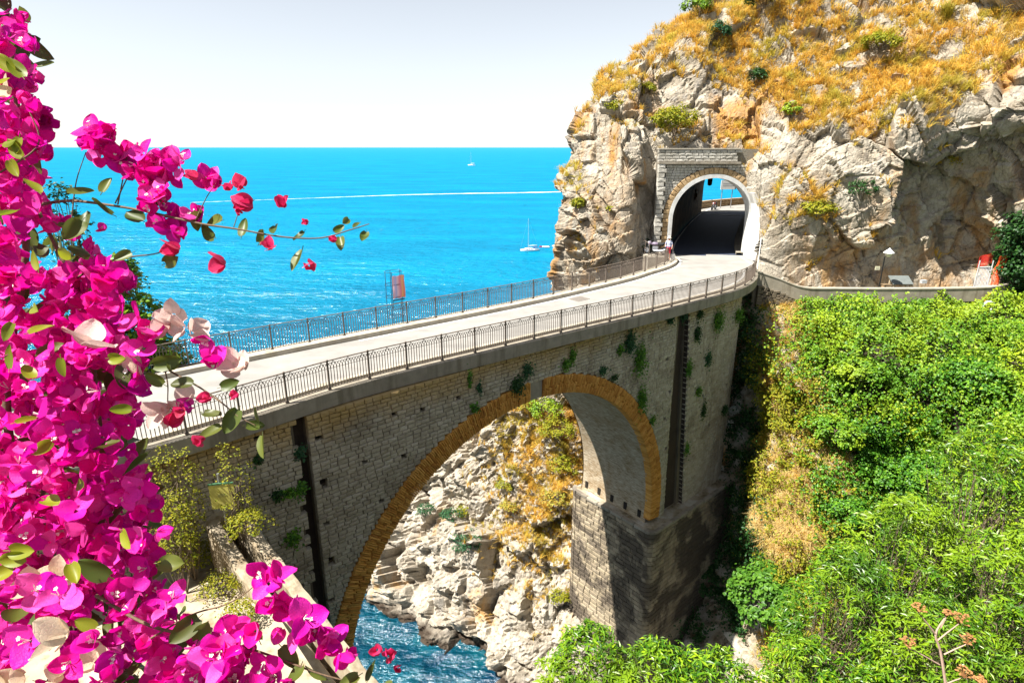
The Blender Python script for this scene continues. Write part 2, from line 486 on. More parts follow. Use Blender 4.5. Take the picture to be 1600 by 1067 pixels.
# ================================================================== tunnel line (used to open the cliff)
TC = cr([(15.56, 44.5), (15.56, 47.3), (16.9, 52), (19.2, 58), (21.9, 64.5), (25.4, 72.0), (29.0, 79)], 90)
TA = 3.05                                     # half width of the opening; springing z 33, crown z 36.05
def t_floor(y): return 30.0 + .8 * np.clip((y - 48) / 24, 0, 1)
def in_tunnel(c, m=.2, y1=76.5):
    d = np.full(len(c), 99.0)
    for k in range(len(TC) - 1):
        a, b = TC[k], TC[k + 1]; ab = b - a
        t = np.clip(((c[:, :2] - a) @ ab) / (ab @ ab), 0, 1)
        d = np.minimum(d, np.linalg.norm(c[:, :2] - (a + t[:, None] * ab), axis=1))
    dz = c[:, 2] - t_floor(c[:, 1])
    r = TA + m
    ins = (d < r) & (dz > -.6) & ((dz < 3) | (d ** 2 + (dz - 3) ** 2 < r * r))
    return ins & (c[:, 1] > 41) & (c[:, 1] < y1)

# ================================================================== the sea
sea_m = MB().add([(-60000, -3000, 0), (60000, -3000, 0), (60000, 60000, 0), (-60000, 60000, 0)], [(0, 1, 2, 3)])
sea = tag(sea_m.build('sea', M_SEA), 'bright azure sea reaching to the horizon', kind='structure')

# ================================================================== the headland with the tunnel
US = [940, 985, 1018, 1150, 1195, 1300, 1400, 1500, 1600, 1750]
LV = {  # level z: tip (u, y), then y at each u of US
    24: ((872, 49.5), (46.8, 46.2, 46.6, 46.5, 45.4, 44.6, 44.2, 44.2, 42, 36)),
    28: ((876, 50), (46.8, 45.6, 47.0, 47.0, 45.0, 44.4, 44.0, 44.2, 42, 36)),
    31: ((876, 50.4), (46.5, 45.5, 47.4, 48.6, 45.2, 44.5, 44.5, 45.0, 43.0, 38)),
    34: ((882, 50.8), (47.2, 45.8, 48.6, 47.5, 45.6, 44.2, 44.2, 44.6, 41.2, 37)),
    37: ((898, 51.4), (48.2, 46.8, 48.8, 47.5, 45.9, 44.6, 44.0, 43.8, 41.2, 37)),
    40: ((914, 52.6), (50.2, 49.0, 49.6, 48.6, 48.0, 46.0, 44.0, 42.6, 39.6, 36)),
    43: ((944, 54.6), (53.0, 52.0, 51.8, 51.2, 50.6, 48.4, 46.4, 44.6, 41.2, 37)),
    46: ((1012, 57.2), (55.6, 54.8, 54.2, 53.6, 53.2, 51.4, 49.6, 48.0, 44.2, 39)),
    50: ((1098, 61), (59.6, 59.0, 58.4, 57.4, 56.8, 55.0, 53.4, 51.8, 47.4, 42)),
    56: ((1165, 67), (65.6, 65.0, 64.4, 63.4, 62.6, 61.0, 59.0, 57.0, 52.4, 47)),
    66: ((1190, 78), (77, 76, 75, 74, 73, 72, 70, 67, 61, 55)),
}
rows = []
def lowrow(z, pts, back):
    rows.append([(bx, by, z) for bx, by in back] + [(x, y, z) for x, y in pts])
BK = [(50, 82), (25, 73)]
# below the road, seen through the arch: places in plan
lowrow(-4, [(-16, 48), (-8, 38.5), (-2, 34), (2, 31), (8, 30.5), (14, 33), (18, 37), (22, 40), (28, 41), (34, 40), (42, 37)], BK + [(-10, 58)])
lowrow(0, [(-14.6, 48.5), (-8.5, 41.0), (-3.6, 37.2), (1.5, 33.6), (8, 33.5), (14, 36), (18, 40), (22, 42), (28, 42.5), (34, 41), (42, 37)], BK + [(-8, 58)])
lowrow(4, [(-13.5, 48.5), (-8.6, 43.6), (-3.2, 39.8), (2.0, 36.6), (8, 36), (14, 38.5), (18, 42), (22, 43.5), (28, 43.5), (34, 41.5), (42, 37)], BK + [(-7, 58)])
lowrow(9, [(-11.8, 49), (-7.6, 45.6), (-2.4, 42.6), (2.6, 40.0), (8, 39.5), (14, 41), (18, 43.5), (22, 44.5), (28, 44), (34, 42), (42, 37)], BK + [(-4.5, 58)])
lowrow(14, [(-7.8, 49.4), (-4.6, 46.8), (-.6, 44.8), (3.6, 43.0), (9, 43), (14, 43.6), (18, 44.5), (22, 45), (28, 44.2), (34, 42), (42, 37)], BK + [(-1, 58)])
lowrow(19, [(-2.6, 49.4), (.6, 47.2), (3.2, 45.8), (6.6, 45.0), (11, 45.2), (16, 45), (19, 45), (23, 45), (28, 44.2), (34, 42), (42, 37)], BK + [(3, 59)])
for z in sorted(LV):
    (tu, ty), ys = LV[z]
    tx = x_of(tu, ty, z)
    xs = [x_of(u, y, z) for u, y in zip(US, ys)]
    pts = [(tx, ty)] + [(max(x, tx + .5 * (k + 1)), y) for k, (x, y) in enumerate(zip(xs, ys))]
    k = np.clip((z - 44) / 20, 0, 1)
    rows.append([(50 + 6 * k, 82 + 22 * k, z), (25 + 10 * k, 73 + 18 * k, z), (tx + 4, ty + 8 + 4 * k, z)] + [(x, y, z) for x, y in pts])
CG = np.array(rows, float)
ncol = CG.shape[1]
tcol = np.concatenate([np.linspace(0, 2, 36, endpoint=False), np.linspace(2, 4, 62, endpoint=False), np.linspace(4, ncol - 2, 300, endpoint=False), np.linspace(ncol - 2, ncol - 1, 34)])
trow = np.concatenate([np.linspace(0, len(rows) - 3, 420, endpoint=False), np.linspace(len(rows) - 3, len(rows) - 1, 60)])
G = cr(CG, 0, trow)
G = cr(G.transpose(1, 0, 2), 0, tcol).transpose(1, 0, 2)
Nn = grid_normals(G)
if (Nn[200, 250] @ np.array([0, -1, 0])) < 0: Nn = -Nn
Pf = G.reshape(-1, 3).copy(); Nf = Nn.reshape(-1, 3)
ca, sa = math.cos(.38), math.sin(.38)
q = np.stack([Pf[:, 0] * ca + Pf[:, 2] * sa, Pf[:, 1], -Pf[:, 0] * sa + Pf[:, 2] * ca], 1)      # tilted strata
q = q + .55 * np.stack([fbm(Pf / 2.6, 3, 31), fbm(Pf / 2.6, 3, 32), fbm(Pf / 2.6, 3, 33)], 1)
f1, e1 = facet(q / np.array([5.5, 5.5, 7.5]), 3, 1.2)
f2, e2 = facet(q / np.array([1.7, 1.7, 3.0]), 13, 1.2)
f3, e3 = facet(q / np.array([.62, .62, 1.0]), 23, 1.2)
f4, e4 = facet(q / np.array([.27, .27, .36]), 43, 1.2)
bed = q[:, 2] / 1.15 + .5 * fbm(Pf / 4, 2, 71); bed = bed - np.floor(bed)
disp = 1.45 * f1 + .50 * f2 + .09 * f3 + .03 * f4 + .8 * fbm(Pf / 9, 3, 51) + .20 * (bed - .5) * (1 + fbm(Pf / 3, 2, 72))
disp -= .30 * np.exp(-(e1 / .02) ** 2) + .16 * np.exp(-(e2 / .03) ** 2) + .06 * np.exp(-(e3 / .05) ** 2)
# the road, the portal and the path were cut clear of the rock
near = np.exp(-(((Pf[:, 0] - 14.6) / 6.6) ** 4 + ((Pf[:, 1] - 47) / 5) ** 4 + ((Pf[:, 2] - 33.5) / 5.5) ** 4))
lowz = np.clip((20 - Pf[:, 2]) / 6, 0, 1)
g1, h1 = facet(q / np.array([2.6, 2.6, 2.0]), 203, 1.3); g2, h2 = facet(q / np.array([1.0, 1.0, .8]), 213, 1.2)
disp = disp + lowz * (.85 * g1 + .15 * g2 - .35 * np.exp(-(h1 / .035) ** 2) - .12 * np.exp(-(h2 / .05) ** 2))
disp = disp * (1 - .8 * near) 
path = np.exp(-(((Pf[:, 0] - 27) / 10) ** 6 + ((Pf[:, 2] - 29) / 2.2) ** 4))
disp = disp * (1 - .6 * path)
pier = np.exp(-(((Pf[:, 0] - 8) / 5) ** 4 + ((Pf[:, 1] - 36) / 4) ** 4))
disp = np.where(pier > .3, np.minimum(disp, .3), disp)
Pf = Pf + Nf * disp[:, None]
HF = grid_faces(len(trow), len(tcol))
ctr = Pf[HF].mean(1)
keep = ~in_tunnel(ctr)
HF = HF[keep]; ctr = ctr[keep]
hm = mesh_np('headland', Pf, HF, False)
fm = np.where(ctr[:, 2] + 3 * fbm(ctr / 4, 2, 5) < 17, 1, 0)
hm.polygons.foreach_set('material_index', fm.astype(np.int32))
headland = tag(obj('headland', hm, [M_CLIFF, M_SHORE]), 'weathered limestone headland pierced by the road tunnel', kind='structure')
e1v = Pf[HF]
HNf = np.cross(e1v[:, 2] - e1v[:, 0], e1v[:, 3] - e1v[:, 1]); HAr = np.linalg.norm(HNf, axis=1) / 2; HNf /= (2 * HAr[:, None] + 1e-9)
if (HNf[:, 2].sum()) < 0: HNf = -HNf
HCt = ctr

# ================================================================== the green slope right of the bridge
GB = {
    27.9: [(1150, 43), (1200, 42.2), (1260, 42.0), (1350, 42), (1450, 42), (1540, 42), (1620, 39.5), (1720, 35), (1900, 26)],
    27.5: [(1150, 42), (1200, 40.9), (1260, 40.75), (1350, 40.75), (1450, 40.75), (1540, 40.6), (1620, 38), (1720, 33), (1900, 24)],
    26.6: [(1160, 41.5), (1195, 39.7), (1255, 39.2), (1345, 39.4), (1440, 39.0), (1530, 38.3), (1620, 35), (1720, 29), (1900, 20)],
    24: [(1155, 40.8), (1185, 38.4), (1240, 35.6), (1330, 33.6), (1420, 33.0), (1520, 31.5), (1620, 28), (1720, 22), (1900, 14)],
    20: [(1148, 40.4), (1175, 37.6), (1220, 34.9), (1300, 33.2), (1400, 32.2), (1500, 28.5), (1600, 22.5), (1720, 17), (1900, 10)],
    15: [(1138, 40), (1165, 36.4), (1200, 31.6), (1280, 30.0), (1380, 29.6), (1480, 24.5), (1580, 18), (1700, 13), (1900, 7)],
    10: [(1118, 39.4), (1138, 37.2), (1170, 33.0), (1240, 28.5), (1340, 25.0), (1440, 20), (1560, 14.5), (1700, 10), (1900, 5.5)],
    5: [(1060, 39), (1072, 36.2), (1110, 32), (1180, 26), (1280, 20), (1400, 16), (1540, 12), (1700, 8), (1900, 4.5)],
    0: [(1000, 39), (1010, 35), (1030, 29), (1100, 24), (1220, 18), (1360, 14), (1500, 10.5), (1700, 7), (1900, 4)],
}
CB = np.array([[(x_of(u, y, z), y, z) for u, y in GB[z]] for z in sorted(GB)], float)
GBm = cr(cr(CB, 230).transpose(1, 0, 2), 230).transpose(1, 0, 2)
NB = grid_normals(GBm)
if NB[..., 2].sum() < 0: NB = -NB
PB = GBm.reshape(-1, 3); NBf = NB.reshape(-1, 3)
fb, eb = facet(PB / 2.6, 71, 1.0); fb2, eb2 = facet(PB / .9, 81, 1.0)
top = np.clip((27.5 - PB[:, 2]) / 2.0, 0, 1)
disp = (.7 * fb + .28 * fb2 + 2.6 * fbm(PB / 6.5, 2, 95) * np.clip((PB[:, 0] - 18) / 3, 0, 1) + .8 * fbm(PB / 4, 4, 91) - .2 * np.exp(-(eb / .06) ** 2)) * top
PB = PB + NBf * disp[:, None]
BF = grid_faces(230, 230)
bm_ = mesh_np('gorge_slope', PB, BF, False)
bm_.polygons.foreach_set('material_index', ((PB[BF].mean(1)[:, 0] + 2.5 * fbm(PB[BF].mean(1) / 3, 2, 6)) > 19.8).astype(np.int32))
slope = tag(obj('gorge_slope', bm_, [M_EARTH, M_HUMUS]), 'steep overgrown slope of the gorge beside the bridge', kind='structure')

# near bank that falls away under the photographer
xs = np.linspace(-26, 24, 90); ys = np.linspace(-8, 15, 60)
X, Y = np.meshgrid(xs, ys)
def z_bank(x, y): return 36.4 - 1.2 * np.clip(y - .6, 0, 30) + .30 * np.clip(x - 7, 0, 40)
Zb = z_bank(X, Y) + .35 * fbm(np.stack([X, Y, 0 * X], -1).reshape(-1, 3) / 2, 3, 8).reshape(X.shape) * np.clip(Y, 0, 1)
bank = tag(obj('near_bank', mesh_np('near_bank', np.stack([X, Y, Zb], -1).reshape(-1, 3), grid_faces(60, 90)), M_HUMUS), 'steep earth bank falling away below the viewpoint', kind='structure')
# hillside left of the bridge, seaward of the road
ss = np.linspace(-46, -15.5, 60); ws = np.linspace(6.1, 34, 60)
V = []
for w in ws:
    for s in ss:
        t = (w - 6.1) / 28
        p = W(s - 6 * t * (s + 46) / 30, w, 29.7 - 30 * t ** .8)
        V.append(p)
V = np.array(V); V += .5 * np.stack([fbm(V / 3, 3, 1), fbm(V / 3, 3, 2), fbm(V / 3, 3, 3)], 1) * np.clip((V[:, 2:3] * -1 + 29.6) / 2, 0, 1)
hill = tag(obj('seaward_hillside', mesh_np('seaward_hillside', V, grid_faces(60, 60)), M_EARTH), 'earth hillside seaward of the road at the left', kind='structure')
def bvh(V, F): return BVHTree.FromPolygons([tuple(p) for p in V], [tuple(f) for f in F])
BV_H = bvh(Pf, HF.tolist()); BV_B = bvh(PB, BF.tolist())
def hit(tree, u, v):
    d = Vector(ray(u, v)).normalized()
    loc, nor, idx, dist = tree.ray_cast(Vector(CAM), d)
    if loc is None: return None, None
    n = np.array(nor)
    if n @ np.array(d) > 0: n = -n
    return np.array(loc), n

# ================================================================== plan lines of the roadway (z = 30)
NE = cr([(-27.5, 1.0), (-18.5, 8.8), (-10.39, 15.78), (-5.78, 20.5), (0, 25.02), (6.92, 30.14), (10.37, 32.88), (12.66, 34.75), (13.76, 35.76), (14.71, 36.83), (15.53, 37.96), (16.4, 39.5), (17.06, 41.2)], 160)
FE = cr([(-40, -.8), (-30, 7.6), (-20, 16.2), (-11.11, 23.49), (-6.41, 27.16), (0, 32.15), (3.92, 35.59), (7.2, 38.7), (8.82, 40.6), (10.4, 42.4), (11.4, 44.0), (11.94, 45.55), (12.0, 46.6)], 160)
def arclen(P):
    return np.concatenate([[0], np.cumsum(np.linalg.norm(np.diff(P, axis=0), axis=1))])
def along(P, dist):
    L = arclen(P)
    dist = np.atleast_1d(dist)
    return np.stack([np.interp(dist, L, P[:, 0]), np.interp(dist, L, P[:, 1])], 1)
def offset(P, d):
    T = np.gradient(P, axis=0); T /= np.linalg.norm(T, axis=1)[:, None]
    return P + np.stack([-T[:, 1], T[:, 0]], 1) * d
def sweep(P, prof, name, mat, parent, smooth=False):
    """prof: closed list of (offset to the left, z) carried along plan line P"""
    n = len(prof); V = []
    offs = {o: offset(P, o) for o, _ in prof}
    for i in range(len(P)):
        for o, z in prof: V.append((*offs[o][i], z))
    F = [(i * n + j, (i + 1) * n + j, (i + 1) * n + (j + 1) % n, i * n + (j + 1) % n) for i in range(len(P) - 1) for j in range(n)]
    F += [tuple(range(n)), tuple(reversed(range((len(P) - 1) * n, len(P) * n)))]
    return MB().add(V, F).build(name, mat, parent)

# ---- road surface: one sheet from the left edge of the frame into and through the tunnel
Ni = offset(NE, .45); Fi = offset(FE, -.75)
def resample(P, n):
    L = arclen(P); return along(P, np.linspace(0, L[-1], n))
RL = 140
A_ = resample(Ni, RL); B_ = resample(Fi, RL)
pw = resample(TC[(TC[:, 1] > 47.5)], 50); tl = offset(pw, 2.9); tr = offset(pw, -2.9)
A2 = np.concatenate([A_, [(18.3, 43.5), (18.55, 46.0)], tr]); B2 = np.concatenate([B_, [(12.5, 46.2), (12.6, 47.2)], tl])
zr = np.array([t_floor((a[1] + b[1]) / 2) if k >= RL else 30.0 for k, (a, b) in enumerate(zip(A2, B2))])
zr = np.concatenate([zr[:RL], [30.0, 30.0], t_floor(pw[:, 1])])
V = []; nacross = 5
for a, b, z in zip(A2, B2, zr):
    for t in np.linspace(0, 1, nacross): V.append((*(a + (b - a) * t), z))
rf = grid_faces(len(A2), nacross); rdm = mesh_np('road', np.array(V), rf)
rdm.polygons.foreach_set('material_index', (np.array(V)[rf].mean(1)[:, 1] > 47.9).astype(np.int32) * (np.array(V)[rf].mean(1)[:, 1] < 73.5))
road = tag(obj('road', rdm, [M_ROAD, M_ROADSHADE]), 'pale asphalt road crossing the bridge into the tunnel', kind='structure')
# worn edge lines of the road and the manhole cover
def line_mark(P, w, z=.004):
    a, b = offset(P, w / 2), offset(P, -w / 2)
    V = [(*p, 0) for p in a] + [(*p, 0) for p in b]; n = len(P)
    V = [(x, y, float(t_floor(y)) + z if y > 48 else 30 + z) for x, y, _ in V]
    return V, [(i, i + 1, n + i + 1, n + i) for i in range(n - 1)]
lm = MB()
L1 = np.concatenate([resample(offset(Fi, -.25), 120)[70:], [(12.85, 46.6)], offset(pw, 2.6)[2:]])
L2 = np.concatenate([resample(offset(Ni, .3), 120)[96:], [(17.6, 42.6), (18.0, 45)], offset(pw, -2.5)[2:]])
lm = MB(); lm.add(*line_mark(cr(L1, 200), .13)); lm.build('edge_line', M_LINE, road)
lm = MB(); lm.add(*line_mark(cr(L2, 200), .13)); lm.build('edge_line', M_LINE, road)
mh = at_z(905, 467, 30.008)
MB().box((mh[0], mh[1], 30.004), (1.0, .8, .012), rz=BANG).build('manhole_cover', plain('cast_iron_cover', (.17, .15, .13), .7), road)

# ================================================================== the bridge
br = empty('stone_bridge', W(1.6, 2.8, 0), label='old stone arch bridge with ochre brick ring carrying the coast road', cat='bridge')
AS, AZ, AR, AO = 1.58, 16.7, 10.21, 11.2     # arch centre, intrados and extrados radius
S0, S1 = -9.25, 12.95                         # main panel between the two dark grooves
SR = 21.2                                     # right end of the abutment
WF = 5.75                                     # width of the bridge
ZT = 29.38                                    # underside of the ledge
def sR0(z): return 14.0 + 1.4 * (29 - z) / 14.0
def sL1(z): return 12.9 + .45 * (29 - z) / 14.0
# core behind the facing
core = MB()
def quad(*pts): core.add(pts, [tuple(range(len(pts)))])
ss = np.linspace(S0, S1 + .5, 90)
for w in (.22, WF):
    for a, b in zip(ss[:-1], ss[1:]):
        def zb(s):
            t = (AR + .12) ** 2 - (s - AS) ** 2
            return AZ + math.sqrt(t) if t > 0 else (0 if s < AS else 13.0)
        za, zbb = zb(a), zb(b)
        if (za < 14) != (zbb < 14):
            za = zbb = min(za, zbb) if a < AS - AR - .13 or a > AS + AR else max(za, zbb)
        quad(W(a, w, za), W(b, w, zbb), W(b, w, ZT), W(a, w, ZT))
core.add([W(S0, .2, 0), W(S0, .75, 0), W(S0, .75, ZT), W(S0, .2, ZT)], [(0, 1, 2, 3)])
# left wing and right abutment masses
def blk(mb, s0, s1, w0, w1, z0, z1):
    V = [W(s, w, z) for z in (z0, z1) for s, w in ((s0, w0), (s1, w0), (s1, w1), (s0, w1))]
    mb.add(V, [(3, 2, 1, 0), (4, 5, 6, 7), (0, 1, 5, 4), (1, 2, 6, 5), (2, 3, 7, 6), (3, 0, 4, 7)])
blk(core, -34, S0 - .42, .24, WF, 12, ZT)
core.build('wall_core', M_MORTAR, br)
core = MB()
V = [W(sR0(29.4), .24, ZT), W(19.6, .24, ZT), W(20.9, .6, ZT), W(21.4, 1.6, ZT), W(21.6, 3.0, ZT), W(21.6, 8, ZT), W(sR0(29.4), 8, ZT)]
V2 = [W(sR0(14.5), .24, 10), W(19.6, .24, 10), W(20.9, .6, 10), W(21.4, 1.6, 10), W(21.6, 3.0, 10), W(21.6, 8, 10), W(sR0(14.5), 8, 10)]
core.add(V2 + V, [tuple(range(7, 14))] + [(i, (i + 1) % 7, 7 + (i + 1) % 7, 7 + i) for i in range(7)])
core.build('abutment_core', M_MORTAR, br)
# dark grooves
g = MB(); blk(g, S0 - .5, S0 + .02, .42, 1.2, 10, ZT); g.build('dark_groove', M_GROOVE, br)['label'] = 'dark brown rendered groove left of the arch'
g = MB()
V = [W(sL1(29.4) - .1, .40, ZT), W(sR0(29.4) + .1, .40, ZT), W(sR0(14.5) + .1, .40, 14.5), W(sL1(14.5) - .1, .40, 14.5)]
V += [W(sR0(29.4) + .005, -.02, ZT), W(sR0(14.5) + .005, -.02, 14.5), W(sR0(14.5) + .005, .5, 14.5), W(sR0(29.4) + .005, .5, ZT)]
g.add(V, [(0, 1, 2, 3), (4, 5, 6, 7)]); g.build('dark_groove', M_GROOVE, br)['label'] = 'wide dark brown groove right of the arch'

# ---- facing stones
def stone_proto(name, mat, seed, jag=.035):
    r = np.random.default_rng(seed)
    # a block 1 x 1 x 1: chamfered front (towards -y), slightly uneven
    c = .045
    V = []
    for x, z in ((-.5, -.5), (.5, -.5), (.5, .5), (-.5, .5)):
        V.append((x, .5, z))
    for x, z in ((-.5, -.5), (.5, -.5), (.5, .5), (-.5, .5)):
        V.append((x * (1 + r.uniform(-.04, .02)), -.38, z * (1 + r.uniform(-.06, .02))))
    for x, z in ((-.5, -.5), (.5, -.5), (.5, .5), (-.5, .5)):
        V.append((x * (1 - 2 * c) + r.uniform(-jag, jag), -.5 + r.uniform(-.04, .05), z * (1 - 3.0 * c) + r.uniform(-jag, jag) * 1.6))
    V.append((r.uniform(-.2, .2), -.5 + r.uniform(-.09, -.01), r.uniform(-.2, .2)))
    F = [(0, 1, 5), (0, 5, 4), (1, 2, 6), (1, 6, 5), (2, 3, 7), (2, 7, 6), (3, 0, 4), (3, 4, 7)]
    for i in range(4):
        j = (i + 1) % 4
        F += [(4 + i, 4 + j, 8 + j), (4 + i, 8 + j, 8 + i), (8 + i, 8 + j, 12)]
    me = mesh_np(name, np.array(V), np.array(F)); me.materials.append(mat)
    return me, np.array(V), np.array(F)
WST = [stone_proto('wall_stone', M_STONE, 100 + k) for k in range(8)]
HOLES = [(498, 684), (507, 755), (510, 817), (518, 876), (518, 936), (596, 784), (616, 650), (631, 712), (716, 621), (1042, 563), (1046, 612), (1038, 655), (1040, 700), (975, 548), (660, 640), (570, 720), (402, 686), (470, 915), (1100, 560), (1108, 665), (1098, 620), (1078, 590), (1135, 600)]
def sz_of(u, v):
    n = -BW; r = ray(u, v); p = CAM + r * (((P0 - CAM) @ n) / (r @ n))
    return (p - P0) @ BD, p[2]
HZ = [sz_of(*h) for h in HOLES]
stones = []                                   # (s, w, z, length, depth, height, angle)
def fill(s_lo, s_hi, z, h, lo, hi, out, r, w=.10, dep=.24, ang=0.0, f=None):
    s = s_lo - r.uniform(0, lo * .6); first = True
    cuts = [(hs - .11, hs + .11) for hs, hz in HZ if abs(hz - z) < h * .55] if f is None else []
    while s < s_hi - .03:
        L = r.uniform(lo, hi); a = max(s, s_lo); b = min(s + L, s_hi); s += L
        if s_hi - b < lo * .45: b = s_hi; s = s_hi
        segs = [(a, b)]
        for c0, c1 in cuts:
            n = []
            for x, y in segs:
                if y <= c0 or x >= c1: n.append((x, y))
                else:
                    if c0 - x > .06: n.append((x, c0))
                    if y - c1 > .06: n.append((c1, y))
            segs = n
        for x, y in segs:
            if y - x > .05: out.append(((x + y) / 2, w + r.uniform(-.022, .018), z, y - x - .013, dep, h - .015, ang))
r = np.random.default_rng(5)
zc_ = ZT; k = -1
while zc_ > 9.2:
    k += 1; H = r.uniform(.145, .205); z = zc_ - H / 2; zc_ -= H
    if z > 14.3:
        t = AO ** 2 - (z - AZ) ** 2 if z > AZ else AO ** 2
        if z > AZ + AO - .02: fill(S0, sL1(z), z, H, .25, .45, stones, r)
        else:
            q_ = math.sqrt(max(0, t))
            fill(S0, AS - q_ - .01, z, H, .25, .45, stones, r)
            if AS + q_ + .08 < sL1(z): fill(AS + q_ + .01, sL1(z), z, H, .24, .44, stones, r)
    else: fill(S0, AS - AO, z, H, .25, .45, stones, r)
    fill(-21, S0 - .36 - .22 * (r.random() < .45), z, H, .24, .44, stones, r)
    if z > 13.6:
        st = []
        fill(sR0(z) + .0 + .16 * (k % 2), 19.6, z, H, .24, .44, stones, r)
        # stones round the curved end of the abutment
        for (a0, w0), (a1, w1) in zip([(19.6, .02), (20.9, .38), (21.55, 1.5)], [(20.9, .38), (21.55, 1.5), (21.8, 3.0)]):
            L = math.hypot(a1 - a0, w1 - w0); an = math.atan2(w1 - w0, a1 - a0)
            n = max(1, round(L / .42))
            for i in range(n):
                t = (i + .5) / n
                stones.append((a0 + (a1 - a0) * t - math.sin(an) * .1, w0 + (w1 - w0) * t + .1 * math.cos(an), z, L / n - .015, .24, H - .016, an))
def place_stones(stones, protos, name, parent, mat, nmax=300):
    P = np.array([W(s[0], s[1], s[2]) for s in stones])
    d = P - CAM; zc = d @ FWD; u = 800 + FPX * d[:, 0] / zc; v = 533.5 - FPX * (d @ UPV) / zc
    vis = (u > 275) & (u < 1590) & (v < 1060) & (v > 10)
    flw = (v > 905) & (u < 470)
    size = np.array([s[3] * s[5] for s in stones]) / zc ** 2 * np.where(vis & ~flw, 1, 1e-3)
    order = np.argsort(-size)
    big = set(order[:nmax].tolist())
    VV, FF, b = [], [], 0
    for i, s in enumerate(stones):
        me, V, F = protos[i % len(protos)]
        a = BANG + s[6]
        if i in big:
            o = obj(name, me, None, parent, P[i], rz=a, scale=(s[3], s[4], s[5]))
        else:
            X = V * np.array([s[3], s[4], s[5]])
            c, sn = math.cos(a), math.sin(a)
            X = np.stack([X[:, 0] * c - X[:, 1] * sn, X[:, 0] * sn + X[:, 1] * c, X[:, 2]], 1) + P[i]
            VV.append(X); FF.append(F + b); b += len(X)
    if VV:
        o = obj(name + 's', mesh_np(name + 's', np.concatenate(VV), np.concatenate(FF)), mat, parent)
        o['kind'] = 'stuff'
place_stones(stones, WST, 'wall_stone', br, M_STONE)
hb = MB()
for hs, hz in HZ:
    if AS - AO < hs < AS + AO and hz < AZ + math.sqrt(AO ** 2 - (hs - AS) ** 2): continue
    hb = MB(); c = W(hs, .205, hz); hb.box(c, (.2, .02, .19), rz=BANG); hb.build('putlog_hole_shade', M_HOLESHADE, br)  # dark patch at the back paints the hole's shade
# ---- arch ring of thin bricks
BR = [stone_proto('arch_brick', M_BRICK, 300 + k, .02) for k in range(5)]
gap0, gap1 = sz_of(828, 605)[0], sz_of(847, 605)[0]
nb = 384; a0, a1 = R(-6), R(180)
rb = np.random.default_rng(9)
BVV, BFF, bb = [], [], 0
for k in range(nb):
    a = a0 + (a1 - a0) * (k + .5) / nb
    ca_, sa_ = math.cos(a), math.sin(a)
    rm = (AR + AO) / 2; s = AS + rm * ca_
    if gap0 < s < gap1 and sa_ > 0: continue
    L = AO - AR + rb.uniform(-.025, .025); dr = rb.uniform(-.01, .01)
    cut = rb.uniform(.3, .7); Rm = Matrix.Rotation(BANG, 3, 'Z') @ Matrix.Rotation(math.pi / 2 - a, 3, 'Y')
    for lo_, hi_ in ((0, cut), (cut, 1)):
        rr_ = AR + dr + L * (lo_ + hi_) / 2
        loc = W(AS + rr_ * ca_, .19 + rb.uniform(-.012, .012), AZ + rr_ * sa_); sc_ = (rr_ * (a1 - a0) / nb - .010, .5, L * (hi_ - lo_) - .010)
        q = (k + (3 if lo_ else 0)) % 5
        if k < nb - 172 or k >= nb - 20:      # the smaller ones in the picture: one mass
            BVV.append((BR[q][1] * np.array(sc_)) @ np.array(Rm).T + loc); BFF.append(BR[q][2] + bb); bb += len(BR[q][1]); continue
        o = obj('arch_brick', BR[q][0], None, br, loc, scale=sc_)
        o.rotation_euler = Rm.to_euler()
obj('arch_bricks', mesh_np('arch_bricks', np.concatenate(BVV), np.concatenate(BFF)), M_BRICK, br)['kind'] = 'stuff'
pp = MB(); blk(pp, gap0 - .02, gap1 + .02, .02, .5, AZ + AR + .01, AZ + AO + .25)
pp.build('concrete_patch', M_CONC, br)
# brick band behind the ring, then the vault
va = MB(); n = 72
an = np.linspace(R(-8), R(196), n)
V = []
for a in an:
    for w in (.30, .44, WF): V.append(W(AS + (AR + .015) * math.cos(a), w, AZ + (AR + .015) * math.sin(a)))
va.add(V, [(i * 3 + j, i * 3 + j + 1, i * 3 + 4 + j, i * 3 + 3 + j) for i in range(n - 1) for j in range(2)])
va.build('vault', M_VAULT, br, smooth=True)
V = []
for a in an:
    for rr in (AR, AO + .1): V.append(W(AS + rr * math.cos(a), WF + .06, AZ + rr * math.sin(a)))
MB().add(V, [(i * 2, i * 2 + 1, i * 2 + 3, i * 2 + 2) for i in range(n - 1)]).build('far_ring', M_BRICK, br)
# ---- pier under the right springing
ZP = 15.35
PS0, PW0, PW1, PS1 = 11.15, -.75, 6.35, 21.5
pc = MB()
def rounded(i):
    c = .55 - i
    pts = []
    for cx, cy, st in ((PS0 + .55, PW0 + .55, 180), (PS1 - .5, PW0 + .55, 270), (PS1 - .5, PW1 - .55, 0), (PS0 + .55, PW1 - .55, 90)):
        for k in range(5):
            t = R(st + 22.5 * k); pts.append((cx + c * math.cos(t), cy + c * math.sin(t)))
    return pts
def pprism(mb, pts, z0, z1):
    V = [W(s, w, z0) for s, w in pts] + [W(s, w, z1) for s, w in pts]; n = len(pts)
    mb.add(V, [tuple(range(n, 2 * n))] + [(i, (i + 1) % n, n + (i + 1) % n, n + i) for i in range(n)])
pprism(pc, rounded(.09), -2, ZP - .05); pc.build('pier_core', M_PIERC, br)
